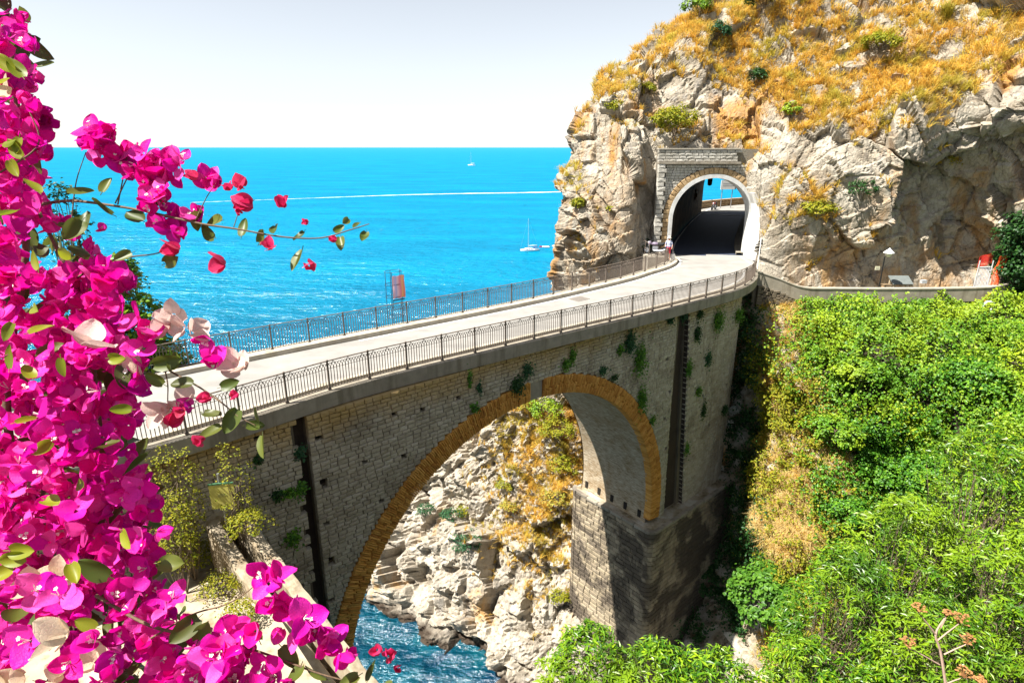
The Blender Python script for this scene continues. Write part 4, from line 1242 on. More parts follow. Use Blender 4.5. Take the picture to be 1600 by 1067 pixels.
# ================================================================== person and bag by the portal
def skinned(joints, edges, radii, sub=2):
    me = bpy.data.meshes.new('tmp'); me.from_pydata(joints, edges, []); o = bpy.data.objects.new('tmp', me); col.objects.link(o)
    o.modifiers.new('skin', 'SKIN'); sv = me.skin_vertices[0].data
    for k, rr_ in enumerate(radii): sv[k].radius = rr_ if isinstance(rr_, tuple) else (rr_, rr_); sv[k].use_root = (k == 0)
    ss_ = o.modifiers.new('sub', 'SUBSURF'); ss_.levels = sub; ss_.render_levels = sub
    dg = bpy.context.evaluated_depsgraph_get(); dg.update()
    out = bpy.data.meshes.new_from_object(o.evaluated_get(dg))
    bpy.data.objects.remove(o); bpy.data.meshes.remove(me)
    return out
J = [(0, 0, .94), (0, 0, 1.10), (0, .0, 1.30), (0, .01, 1.44), (0, .0, 1.52), (0, -.015, 1.60), (0, -.02, 1.70),
     (.09, 0, .90), (.11, -.03, .50), (.12, .0, .09), (.13, -.13, .035), (-.09, 0, .90), (-.11, .08, .51), (-.12, .14, .10), (-.13, .03, .04),
     (.18, .01, 1.40), (.25, .02, 1.14), (.24, -.10, .92), (.235, -.13, .84), (-.18, .01, 1.40), (-.26, .0, 1.15), (-.22, -.16, 1.02), (-.20, -.22, .99)]
E_ = [(0, 1), (1, 2), (2, 3), (3, 4), (4, 5), (5, 6), (0, 7), (7, 8), (8, 9), (9, 10), (0, 11), (11, 12), (12, 13), (13, 14), (3, 15), (15, 16), (16, 17), (17, 18), (3, 19), (19, 20), (20, 21), (21, 22)]
RD = [(.15, .11), (.145, .105), (.165, .115), (.11, .08), .055, (.082, .095), (.075, .09), .092, .062, .042, .035, .092, .062, .042, .035, .062, .046, .036, .032, .062, .046, .036, .032]
body = skinned(J, E_, RD)
M_SKIN = plain('tanned_skin', (.42, .23, .15), .6, 0, .06)
def shirt_mat():
    m = M('striped_shirt')
    z = m.n('SeparateXYZ', {0: m.n('TexCoord').outputs['Object']}).outputs[2]
    return m.bsdf(m.ramp(m.math('FRACT', m.math('MULTIPLY', z, 9.0)), [(0, (.12, .16, .36)), (.5, (.70, .72, .76))], 'CONSTANT'), .9)
for mm in (M_SKIN, shirt_mat(), plain('red_shorts', (.42, .02, .04), .8)): body.materials.append(mm)
for p in body.polygons:
    x, y, z = p.center; ax = abs(x); p.use_smooth = True
    p.material_index = 1 if (1.0 < z < 1.47 and (ax < .235 or z > 1.2)) else 2 if (.52 < z <= 1.0 and ax < .20) else 0
pe = at_z(1047, 409, 30.2)
pr_ = empty('person', (11.75, 44.6, 30.2), R(-20), 'standing person in striped shirt and red shorts beside the tunnel portal', 'person')
pb = obj('body', body, None, pr_, (0, 0, 0), local=True)
hat = MB().lathe([(.0, .13), (.07, .12), (.095, .04), (.10, .0), (.16, -.02), (.16, -.03), (.10, -.01)][::-1], c=(0, -.02, 1.69), n=14).build('sun_hat', plain('pale_straw_hat', (.66, .60, .50), .8), pr_, (0, 0, 0), local=True, smooth=True)
hr = MB().lathe([(.0, .10), (.07, .09), (.098, .0), (.09, -.07), (.05, -.09)][::-1], c=(0, .005, 1.66), n=12).build('hair', plain('brown_hair', (.07, .04, .025), .7), pr_, (0, 0, 0), local=True, smooth=True)
for sx in (-.028, .028): MB().lathe([(0, .008), (.009, .004), (.009, -.004), (0, -.008)], c=(sx, -.112, 1.665), n=8).build('eye', M_TYRE, pr_, (0, 0, 0), local=True)
MB().add([(0, -.135, 1.635), (-.014, -.11, 1.63), (.014, -.11, 1.63), (0, -.108, 1.67)], [(0, 1, 2), (0, 3, 1), (0, 2, 3), (1, 3, 2)]).build('nose', M_SKIN, pr_, (0, 0, 0), local=True)
MB().box((0, -.105, 1.603), (.045, .012, .008)).build('mouth', plain('lip', (.32, .10, .09), .6), pr_, (0, 0, 0), local=True)
bgx = empty('shoulder_bag', (12.15, 44.75, 30.2), R(30), 'white cloth bag standing beside the person', 'bag')
MB().box((0, 0, .22), (.34, .18, .44), taper=.85).build('body', plain('white_cloth', (.72, .70, .66), .9), bgx, (0, 0, 0), local=True)
MB().tube([(-.1, 0, .43), (-.06, 0, .62), (.06, 0, .62), (.1, 0, .43)], .012, 5).build('strap', plain('cloth_strap', (.6, .57, .5), .9), bgx, (0, 0, 0), local=True)

# ================================================================== things along the footpath under the cliff
lp = empty('lamp_post', (26.1, 41.45, 27.95), label='black lamp post with white conical lantern on the footpath', cat='street lamp')
MB().tube([(0, 0, 0), (0, 0, 3.05)], [.055, .04], 8).build('post', plain('black_iron', (.02, .02, .02), .5, .3), lp, (0, 0, 0), local=True)
MB().lathe([(.12, 0), (.10, .1), (.05, .35)], n=10).build('foot', plain('black_iron_foot', (.02, .02, .02), .5, .3), lp, (0, 0, 0), local=True)
MB().tube([(0, 0, 3.0), (.12, -.05, 3.12), (.18, -.06, 3.3)], .025, 6).build('arm', plain('black_iron_arm', (.02, .02, .02), .5, .3), lp, (0, 0, 0), local=True)
MB().lathe([(.02, .36), (.05, .30), (.34, .04), (.34, 0), (.26, 0)][::-1], c=(.2, -.06, 3.32), n=12).build('lantern_cap', M_WHITE, lp, (0, 0, 0), local=True)
MB().lathe([(.12, -.26), (.20, -.12), (.24, 0)], c=(.2, -.06, 3.32), n=12).build('lantern_glass', plain('cream_glass', (.72, .68, .52), .25), lp, (0, 0, 0), local=True, smooth=True)
nt = at_y(1371, 419, 42.9)
plq = empty('notice_plaque', tuple(nt), label='small pale yellow notice fixed on the rock beside the lamp post', cat='notice')
MB().box((0, 0, 0), (.34, .03, .26)).build('panel', plain('pale_notice', (.62, .60, .42), .6), plq, (0, 0, 0), local=True)
MB().box((0, -.018, .03), (.22, .006, .03)).box((0, -.018, -.04), (.2, .006, .03)).build('print', plain('faded_notice_print', (.35, .34, .26), .7), plq, (0, 0, 0), local=True)
MB().box((0, .45, 0), (.05, .9, .05)).build('bracket', M_IRON, plq, (0, 0, 0), local=True)
ib = empty('display_table', (28.05, 42.2, 28.0), label='sloping grey display table on wooden legs on the footpath', cat='table')
MB().box((0, 0, 1.18), (1.45, .9, .06), rx=.55).build('sloping_top', plain('grey_board_top', (.13, .145, .14), .7), ib, (0, 0, 0), local=True)
M_WOODP = plain('pale_wood', (.45, .36, .24), .7)
for x in (-.58, .58):
    MB().box((x, -.25, .5), (.09, .09, 1.0)).build('leg', M_WOODP, ib, (0, 0, 0), local=True)
    MB().box((x, .28, .65), (.09, .09, 1.3)).build('leg', M_WOODP, ib, (0, 0, 0), local=True)
bn = empty('litter_bin', (26.9, 41.9, 28.0), label='small wooden slatted litter bin left of the display table', cat='bin')
MB().box((0, 0, .45), (.46, .4, .86)).build('box', plain('brown_wood', (.30, .20, .11), .8), bn, (0, 0, 0), local=True)
MB().box((0, 0, .91), (.54, .48, .05)).build('lid', plain('dark_wood_lid', (.20, .14, .08), .8), bn, (0, 0, 0), local=True)
for k in range(5): MB().box((-.18 + .09 * k, -.215, .45), (.06, .03, .82)).build('slat', M_WOODP, bn, (0, 0, 0), local=True)
pk = empty('white_parcel', tuple(at_y(1443, 440, 42.2)), label='small white box lying at the foot of the rock, right of the display table', cat='box')
MB().box((0, 0, -.02), (.36, .26, .2)).build('body', plain('dull_white_box', (.42, .42, .42), .7), pk, (0, 0, 0), local=True); MB().box((0, 0, .095), (.38, .28, .03)).build('lid', plain('dull_white_lid', (.42, .42, .42), .7), pk, (0, 0, 0), local=True)
# closed end of the path: orange mesh on a steel gate
og = empty('site_barrier', (34.0, 41.55, 28.0), label='bright orange safety mesh on a white gate closing the footpath', cat='barrier')
M_OR = plain('orange_mesh', (.80, .10, .02), .6)
def mesh_sheet(mb, f, nu, nv, r_=.012):
    for i in range(nu + 1): mb.tube([f(i / nu, j / nv) for j in range(nv + 1)], r_, 3, cap=False)
    for j in range(nv + 1): mb.tube([f(i / nu, j / nv) for i in range(nu + 1)], r_, 3, cap=False)
mb = MB(); mesh_sheet(mb, lambda a, b: (-.1 + .55 * a + .05 * math.sin(b * 9), -.25 + .1 * math.sin(a * 7 + b * 5), .9 + 2.1 * b + .1 * a), 9, 26, .017); mb.build('orange_mesh', M_OR, og, (0, 0, 0), local=True)
mb = MB(); mesh_sheet(mb, lambda a, b: (-1.0 + .95 * a, .2 + .06 * math.sin(a * 8), 2.2 + .75 * b + .3 * a), 12, 10, .016); mb.build('orange_mesh', plain('red_mesh', (.55, .03, .02), .6), og, (0, 0, 0), local=True)
for x in (-1.0, -.05): MB().tube([(x, .1, 0), (x, .1, 2.7)], .04, 6).build('gate_post', plain('grey_gate_post', (.45, .45, .45), .6), og, (0, 0, 0), local=True)
for k in range(9): MB().tube([(-.9 + .1 * k, .1, .7), (-.9 + .1 * k, .1, 2.2)], .02, 5).build('gate_bar', plain('grey_blue_bar', (.45, .50, .55), .5), og, (0, 0, 0), local=True)
for za in (.7, 2.22): MB().tube([(-1.0, .1, za), (-.05, .1, za + .03)], .03, 5).build('gate_rail', M_WHITE, og, (0, 0, 0), local=True)
MB().tube([(.1, -.35, 1.0), (-.8, -.9, -.1), (-1.6, -1.3, -1.1)], .05, 6).build('orange_strap', plain('orange_strap', (.75, .28, .03), .6), og, (0, 0, 0), local=True)
hx = at_y(1545, 478, 39.4)
wf = empty('plastic_ring', tuple(hx), label='white hexagonal plastic ring caught in the creeper below the barrier', cat='ring')
mb = MB()
for k in range(6):
    a, b = math.pi * k / 3, math.pi * (k + 1) / 3
    mb.tube([(.42 * math.cos(a), 0, .34 * math.sin(a)), (.42 * math.cos(b), 0, .34 * math.sin(b))], .07, 6)
mb.build('rim', plain('white_plastic', (.68, .70, .74), .5), wf, (0, 0, 0), local=True)

# ================================================================== boats
def sailboat(loc, rz, sc, label, detail=True):
    root = empty('sailboat', loc, rz, label, 'sailboat'); root.scale = (sc, sc, sc)
    L = dict(parent=root, loc=(0, 0, 0), local=True)
    st = [(-4.6, 1.25, .95, .1), (-3, 1.55, .95, -.25), (-1, 1.75, .98, -.4), (1, 1.7, 1.05, -.4), (3, 1.15, 1.18, -.25), (4.4, .5, 1.3, .1), (5.2, .04, 1.4, .6)]
    V = []; F = []
    for x, w, h, k in st: V += [(x, -w, h), (x, -w * .92, .45), (x, -w * .5, k), (x, w * .5, k), (x, w * .92, .45), (x, w, h)]
    for i in range(len(st) - 1):
        for j in range(5): F.append((i * 6 + j, (i + 1) * 6 + j, (i + 1) * 6 + j + 1, i * 6 + j + 1))
        F.append((i * 6 + 5, (i + 1) * 6 + 5, (i + 1) * 6, i * 6))
    F.append((0, 1, 2, 3, 4, 5))
    MB().add(V, F).build('hull', plain('white_gelcoat', (.78, .78, .78), .3, 0, .03), **L)
    MB().box((.6, 0, 1.35), (4.2, 2.0, .55), taper=.82).build('cabin', plain('cabin_white', (.74, .75, .76), .35, 0, .03), **L)
    for sg in (-1, 1):
        for x in (-.6, .6, 1.8): MB().box((x, sg * .95, 1.36), (.8, .06, .22), rx=sg * .3).build('window', plain('dark_glass', (.02, .03, .05), .2), **L)
    MB().box((-3.1, 0, 1.9), (2.0, 2.4, .08)).box((-2.2, 0, 1.6), (.06, 2.2, .55)).build('sprayhood', plain('navy_canvas', (.05, .08, .20), .8), **L)
    MB().tube([(.9, 0, 1.5), (.9, 0, 16.2)], [.10, .06], 6).build('mast', plain('alloy_mast', (.5, .5, .5), .4, .4), **L)
    MB().tube([(.9, 0, 2.5), (-3.9, 0, 2.6)], .09, 6).build('boom', plain('alloy_boom', (.5, .5, .5), .4, .4), **L)
    MB().tube([(.7, 0, 2.75), (-1.5, 0, 2.82), (-3.8, 0, 2.75)], [.16, .22, .1], 8).build('furled_sail', plain('sail_cover', (.72, .72, .70), .8), **L)
    MB().tube([(.9, 0, 16.0), (5.1, 0, 1.5)], .03, 4).tube([(.9, 0, 16.0), (-4.5, 0, 1.1)], .025, 4).tube([(.9, 0, 13), (.5, 1.6, 1.1)], .02, 4).tube([(.9, 0, 13), (.5, -1.6, 1.1)], .02, 4).build('stays', plain('steel_wire', (.3, .3, .3), .4, .6), **L)
    MB().box((.9, 0, 8.6), (.06, 1.6, .06)).box((.9, 0, 12.2), (.06, 1.1, .06)).build('spreaders', plain('alloy_spreader', (.5, .5, .5), .4, .4), **L)
    if detail:
        MB().tube([(-4.5, .4, 1.0), (-5.0, .5, 2.6)], .03, 5).build('flag_pole', plain('flag_pole_wood', (.3, .2, .1), .6), **L)
        MB().add([(-5.0, .5, 2.6), (-6.3, .7, 2.35), (-6.25, .72, 1.6), (-4.85, .5, 1.8), (-5.0, .53, 2.6), (-6.3, .73, 2.35), (-6.25, .75, 1.6), (-4.85, .53, 1.8)], [(0, 1, 2, 3), (7, 6, 5, 4)]).build('flag', plain('red_flag', (.6, .05, .15), .8), **L)
        MB().tube([(-4.4, -1.1, 1.0), (-4.4, -1.1, 1.7), (-4.4, 1.1, 1.7), (-4.4, 1.1, 1.0)], .03, 4).build('stern_rail', plain('stern_steel', (.5, .5, .5), .3, .7), **L)
    return root
bp = at_z(828, 392, 0)
sailboat((bp[0], bp[1], -.15), R(200), .78, 'white sailing yacht at anchor close to the headland, its sails down')
bf = at_z(737, 259, 0)
sailboat((bf[0], bf[1], -.2), R(160), 1.75, 'tiny sailing yacht far out near the horizon', False)
dg_ = at_z(853, 387, 0)
dn = empty('dinghy', (dg_[0], dg_[1], 0), R(185), 'small white dinghy tied behind the anchored yacht', 'dinghy')
for sg in (-1, 1): MB().tube([(-1.3, sg * .5, .28), (.6, sg * .55, .3), (1.3, sg * .25, .42), (1.55, 0, .5)], [.22, .22, .2, .15], 8).build('tube', M_WHITE, dn, (0, 0, 0), local=True)
MB().box((-.1, 0, .16), (2.4, .8, .1)).build('floor', plain('grey_floor', (.4, .4, .4), .7), dn, (0, 0, 0), local=True)
MB().box((-1.4, 0, .5), (.25, .3, .6)).build('outboard', M_TYRE, dn, (0, 0, 0), local=True)
# long wake left by a boat that has passed
def foam_mat():
    m = M('wake_foam')
    n = m.noise(m.pos((.12, .8, 1)), .6, 5, .7)
    tr_ = m.n('BsdfTransparent'); b = m.n('BsdfDiffuse', {'Color': (.75, .80, .82)})
    x = m.n('MixShader', {0: m.mask(n, .36, .58), 1: tr_.outputs[0], 2: b.outputs[0]})
    m.t.links.new(x.outputs[0], m.out.inputs[0]); return m.m
FO = foam_mat()
wk = []
for u, v, w_ in ((300, 316.5, 2), (480, 310, 3), (620, 305, 5), (730, 302.5, 7), (800, 301.5, 8), (872, 300, 9), (960, 297, 10)):
    p = at_z(u, v, .06); wk.append((p[0], p[1], w_))
wk = cr(np.array(wk), 60); V = []
for k, (x, y, w_) in enumerate(wk): V += [(x, y - w_ / 2, .06), (x, y + w_ / 2, .06)]
tag(MB().add(V, [(2 * i, 2 * i + 2, 2 * i + 3, 2 * i + 1) for i in range(59)]).build('boat_wake', FO), 'long white wake drawn across the open sea', 'wake', kind='stuff')

# broken foam where the swell meets the rocks
fl_ = cr(np.array([(-17, 47), (-12, 44.0), (-8.8, 40.6), (-5.6, 38.2), (-3, 36.4), (-.5, 34.6), (2, 32.8), (6, 32)]), 70)
V = []
for p_, q_ in zip(offset(fl_, -1.1), offset(fl_, 1.2)): V += [(*p_, .05), (*q_, .05)]
def foam2():
    m = M('shore_foam')
    n = m.noise(m.pos(), .9, 7, .72, 1.2); n2 = m.noise(m.pos(), .28, 3)
    tr_ = m.n('BsdfTransparent'); b = m.n('BsdfDiffuse', {'Color': (.62, .68, .68)})
    x = m.n('MixShader', {0: m.math('MULTIPLY', m.mask(n, .60, .68), m.mask(n2, .45, .6)), 1: tr_.outputs[0], 2: b.outputs[0]})
    m.t.links.new(x.outputs[0], m.out.inputs[0]); return m.m
tag(MB().add(V, [(2 * i, 2 * i + 2, 2 * i + 3, 2 * i + 1) for i in range(69)]).build('shore_foam', foam2()), 'broken white foam along the rocks under the arch', 'foam', kind='stuff')

mk = empty('marker_pole', (17.35, 41.6, 30.0), label='thin white pole at the end of the near railing by the tunnel', cat='pole')
MB().tube([(0, 0, 0), (0, 0, 2.3)], .035, 8).build('shaft', M_WHITE, mk, (0, 0, 0), local=True)
MB().lathe([(.07, 0), (.06, .08), (.035, .1)], n=8).build('foot', M_CONC, mk, (0, 0, 0), local=True)

# ================================================================== vegetation
L_BROAD = (np.array([(0, 0, 0), (.42, .28, .07), (.30, .72, .05), (0, 1, -.10), (-.30, .72, .05), (-.42, .28, .07)]), np.array([(0, 1, 2), (0, 2, 3), (0, 3, 4), (0, 4, 5)]))
L_SMALL = (np.array([(0, 0, 0), (.36, .45, .08), (0, 1, -.06), (-.36, .45, .08)]), np.array([(0, 1, 2), (0, 2, 3)]))
L_LANCE = (np.array([(0, 0, 0), (.13, .45, .05), (0, 1, -.10), (-.13, .45, .05)]), np.array([(0, 1, 2), (0, 2, 3)]))
def tuft(n, spread, seed, w=.03):
    r = np.random.default_rng(seed); V = []; F = []
    for k in range(n):
        a = r.uniform(0, 2 * np.pi); b = r.uniform(.1, spread); h = r.uniform(.55, 1)
        dx, dy = math.cos(a) * b, math.sin(a) * b; px, py = -math.sin(a) * w, math.cos(a) * w
        x0, y0 = r.uniform(-.12, .12, 2)
        i = len(V)
        V += [(x0 - px, y0 - py, 0), (x0 + px, y0 + py, 0), (x0 + dx * .45 + px * .7, y0 + dy * .45 + py * .7, h * .6), (x0 + dx * .45 - px * .7, y0 + dy * .45 - py * .7, h * .6), (x0 + dx * 1.25, y0 + dy * 1.25, h * (1 - .35 * b))]
        F += [(i, i + 1, i + 2), (i, i + 2, i + 3), (i + 3, i + 2, i + 4)]
    return np.array(V), np.array(F)
G_IVY = leafy('creeper_leaves', [(.040, .11, .006), (.08, .20, .010), (.14, .28, .012), (.24, .36, .018), (.05, .14, .008)], .2, .45, .3, .30, (.27, .36, .014), (.07, .19, .010))
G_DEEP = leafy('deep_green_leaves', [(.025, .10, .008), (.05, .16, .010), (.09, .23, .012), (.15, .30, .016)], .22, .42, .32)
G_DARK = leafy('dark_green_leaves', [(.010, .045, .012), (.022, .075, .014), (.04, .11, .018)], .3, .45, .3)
G_LAUREL = leafy('laurel_leaves', [(.02, .08, .004), (.055, .16, .006), (.12, .26, .008), (.28, .40, .012), (.03, .11, .005), (.15, .30, .009)], .2, .38, .4, .5, (.20, .31, .010), (.035, .11, .006))
G_FIG = leafy('fig_leaves', [(.04, .12, .012), (.08, .20, .016), (.13, .27, .025)], .35, .45, .3)
G_YEL = leafy('yellow_green_leaves', [(.20, .22, .012), (.32, .30, .018), (.13, .18, .012), (.40, .34, .03)], .35, .5, .2)
G_BLUE = leafy('caper_leaves', [(.02, .075, .035), (.035, .11, .045), (.05, .14, .04)], .3, .5, .25)
G_DRY = leafy('dry_grass', [(.55, .31, .04), (.70, .43, .07), (.76, .52, .12), (.62, .32, .035), (.50, .40, .08), (.44, .30, .10)], .4, .8, .1, .5, (.50, .42, .07), (.74, .46, .08))
G_PALE = leafy('pale_dry_grass', [(.66, .50, .20), (.74, .58, .28), (.60, .42, .13)], .4, .8, .1)
G_DRYLEAF = leafy('dry_scrub_leaves', [(.40, .30, .05), (.42, .24, .04), (.26, .27, .025), (.52, .42, .12), (.20, .28, .02)], .3, .7, .15)
M_BARK = plain('grey_brown_bark', (.16, .12, .08), .9, 0, .3, 12)

def proj(P):
    d = P - CAM; zc = d @ FWD
    return 800 + FPX * d[:, 0] / zc, 533.5 - FPX * (d @ UPV) / zc, zc
def sample(V, F, dens_w, n, seed):
    r = np.random.default_rng(seed)
    q_ = V[F]; nr = np.cross(q_[:, 2] - q_[:, 0], q_[:, 3] - q_[:, 1]); ar = np.linalg.norm(nr, axis=1) / 2; nr /= 2 * ar[:, None] + 1e-9
    w = ar * dens_w; i = r.choice(len(F), n, p=w / w.sum())
    a, b = r.random(n)[:, None], r.random(n)[:, None]
    P = (q_[i, 0] * (1 - a) + q_[i, 1] * a) * (1 - b) + (q_[i, 3] * (1 - a) + q_[i, 2] * a) * b
    return P, nr[i]
sm = lambda x, a, b: np.clip((x - a) / (b - a), 0, 1) ** 2 * (3 - 2 * np.clip((x - a) / (b - a), 0, 1))

# ---- creeper over the gorge slope
cB = PB[BF].mean(1); uB, vB, zB = proj(cB)
qB = PB[BF]; nB = np.cross(qB[:, 2] - qB[:, 0], qB[:, 3] - qB[:, 1]); 
if nB[:, 2].sum() < 0: BF = BF[:, ::-1]
edge = 1222 + 60 * sm(vB, 560, 800) + 110 * fbm(cB / 4.5, 4, 12)
vis = (uB > 1050) & (uB < 1750) & (vB < 1250) & (zB > 4)
bare = sm(fbm(cB / 2.2, 3, 14), .28, .5)
green = sm(uB - edge, -25, 45) * (1 - .75 * bare * sm(vB, 700, 850)) * vis
def mound(P):
    f, e = facet(P / 2.7 + .25 * np.stack([fbm(P / 2, 2, 1), fbm(P / 2, 2, 2), fbm(P / 2, 2, 3)], 1), 111, 0)
    f2_, e2_ = facet(P / .8, 112, 0)
    return .06 + 2.3 * np.sqrt(np.clip(e, 0, .6) / .6) * (.25 + .9 * (f + .5)) + .5 * np.sqrt(np.clip(e2_, 0, .4) / .4) * (.3 + (f2_ + .5))
def creeper(name, label, w, n, size, mat, seed, T=L_BROAD, hscale=1.0, cat='creeper', shell=.35):
    P, N_ = sample(PB, BF, w, n, seed); r = np.random.default_rng(seed + 1)
    h = mound(P) * hscale * np.clip((28.15 + .9 * fbm(P / 1.6, 2, 77) - P[:, 2]) / 1.6, .12, 1); t = r.random(n) ** shell
    P = P + N_ * (h * t)[:, None] + r.normal(0, .05, (n, 3)); P[:, 2] += .25 * h * t
    nn = N_ * .7 + np.array([-.2, -.15, .35]) + r.normal(0, .55, (n, 3))
    V, F = scatter(T[0], T[1], P, frames(nn), r.uniform(*size, n))
    return tag(obj(name, mesh_np(name, V, F), mat), label, cat, kind='stuff')
shadez = sm(vB + 90 * fbm(cB / 3, 3, 15), 590, 690) * (1 - sm(uB + 80 * fbm(cB / 3, 3, 16), 1420, 1520))  # region where half shade is tinted into the leaf colour
creeper('creeper', 'bright yellow green creeper billowing over the upper gorge slope below the footpath', green * (1 - shadez), 105000, (.09, .19), G_IVY, 41)
creeper('shade_green_creeper', 'creeper tinted deep green for half shade in the hollow lower down the gorge slope', green * shadez, 50000, (.09, .19), G_DEEP, 43)
straw = np.exp(-((uB - 1238) / 42) ** 2 - ((vB - 815) / 62) ** 2)
dry = (1 - .95 * straw) * sm(uB, 1175, 1205) * (1 - sm(uB - edge, -10, 60)) * vis * (vB > 470)
creeper('yellowed_scrub', 'yellowed low scrub between the bridge and the green creeper', dry * sm(fbm(cB / 1.8, 3, 19), -.02, .25), 15000, (.08, .16), G_DRYLEAF, 51, L_SMALL, .7)
creeper('sparse_creeper', 'light green scattered creeper at the edge of the dry scrub', dry * sm(fbm(cB / 2.0, 3, 29), -.05, .2), 20000, (.09, .17), G_YEL, 61, L_BROAD, .8)
shade = (1 - sm(uB, 1180, 1215)) * vis * (vB > 455) * (vB < 1010)  # strip where shade is put in as darker leaves
creeper('shade_tinted_creeper', 'creeper tinted dark green for shade in the gully beside the abutment', shade * sm(fbm(cB / 2.0, 3, 39), -.25, .15), 15000, (.10, .19), G_DARK, 71, L_BROAD, .9)
# dry grass on the slope
gw = vis * (np.exp(-((uB - 1235) / 45) ** 2 - ((vB - 820) / 55) ** 2) * 3 + np.exp(-((uB - 1300) / 45) ** 2 - ((vB - 930) / 60) ** 2) * 1.6 + .35 * np.exp(-((uB - 1370) / 70) ** 2 - ((vB - 840) / 60) ** 2) + .9 * dry)
def tufts(name, label, P, N_, size, mat, seed, nb=12, spread=.55, w=.03, lean=.5):
    r = np.random.default_rng(seed); V, F, b = [], [], 0
    for k in range(4):
        s_ = slice(k, None, 4); n = len(P[s_])
        T = tuft(nb, spread, seed + k, w)
        nn = N_[s_] * lean + np.array([0, -.1, 1.0]) + r.normal(0, .2, (n, 3))
        a, f = scatter(T[0], T[1], P[s_], frames(nn), r.uniform(*size, n)); V.append(a); F.append(f + b); b += len(a)
    return tag(obj(name, mesh_np(name, np.concatenate(V), np.concatenate(F)), mat), label, 'grass', kind='stuff')
P, N_ = sample(PB, BF, (straw + .06 * gw * (vB < 870)) * vis, 2600, 81)
tufts('pale_grass', 'bleached dry grass on the shoulder below the bridge abutment', P, N_, (.4, .85), G_PALE, 82, 18, .8, .018)
P, N_ = sample(PB, BF, gw * np.where(vB >= 850, 1, .55), 3600, 83)
tufts('golden_grass', 'golden dry grass in the lower part of the gorge slope', P, N_, (.35, .75), G_DRY, 84, 14, .7, .018)

# ---- dry grass on the headland
uH, vH, zH = proj(HCt)
nz = HNf[:, 2]
line = np.interp(uH, [880, 930, 1000, 1060, 1120, 1200, 1330, 1420, 1500, 1560, 1650], [150, 150, 85, 60, 120, 180, 225, 215, 175, 110, 40])
ns = fbm(HCt / 3.2, 3, 44)
up = sm(line + 45 * ns - vH, -25, 25) * sm(nz, -.05, .35) * (uH > 850) * (uH < 1750) * (vH > -160)
sill = sm(nz, .55, .8) * sm(ns, .05, .3) * (uH > 850) * (vH < 440) * .8
ledge1 = 2.2 * np.exp(-((uH - 1255) / 45) ** 2 - ((vH - 325) / 24) ** 2) * sm(nz, .05, .4)
P, N_ = sample(Pf, HF, (up * sm(fbm(HCt / 1.6, 3, 47), -.42, .0) + sill + ledge1), 27000, 91)
if N_[:, 2].mean() < 0: N_ = -N_
tufts('dry_grass', 'golden dry grass covering the upper slopes of the headland', P, N_, (.40, .95), G_DRY, 92, 12, .75, .026, .6)
P, N_ = sample(Pf, HF, up * sm(fbm(HCt / 2.0, 3, 46), .05, .3), 5000, 93)
if N_[:, 2].mean() < 0: N_ = -N_
tufts('bleached_grass', 'paler straw coloured grass mixed into the headland slopes', P, N_, (.3, .7), G_PALE, 94, 12, .7, .022, .6)
arch = np.exp(-((uH - 852) / 62) ** 2 - ((vH - 735) / 120) ** 2) * sm(nz, -.1, .4) * (zH < 75)
P, N_ = sample(Pf, HF, arch, 5200, 95)
if N_[:, 2].mean() < 0: N_ = -N_
tufts('slope_grass', 'dry yellow grass on the sunny slope seen through the arch', P, N_, (.35, .8), G_DRY, 96, 12, .7, .024)

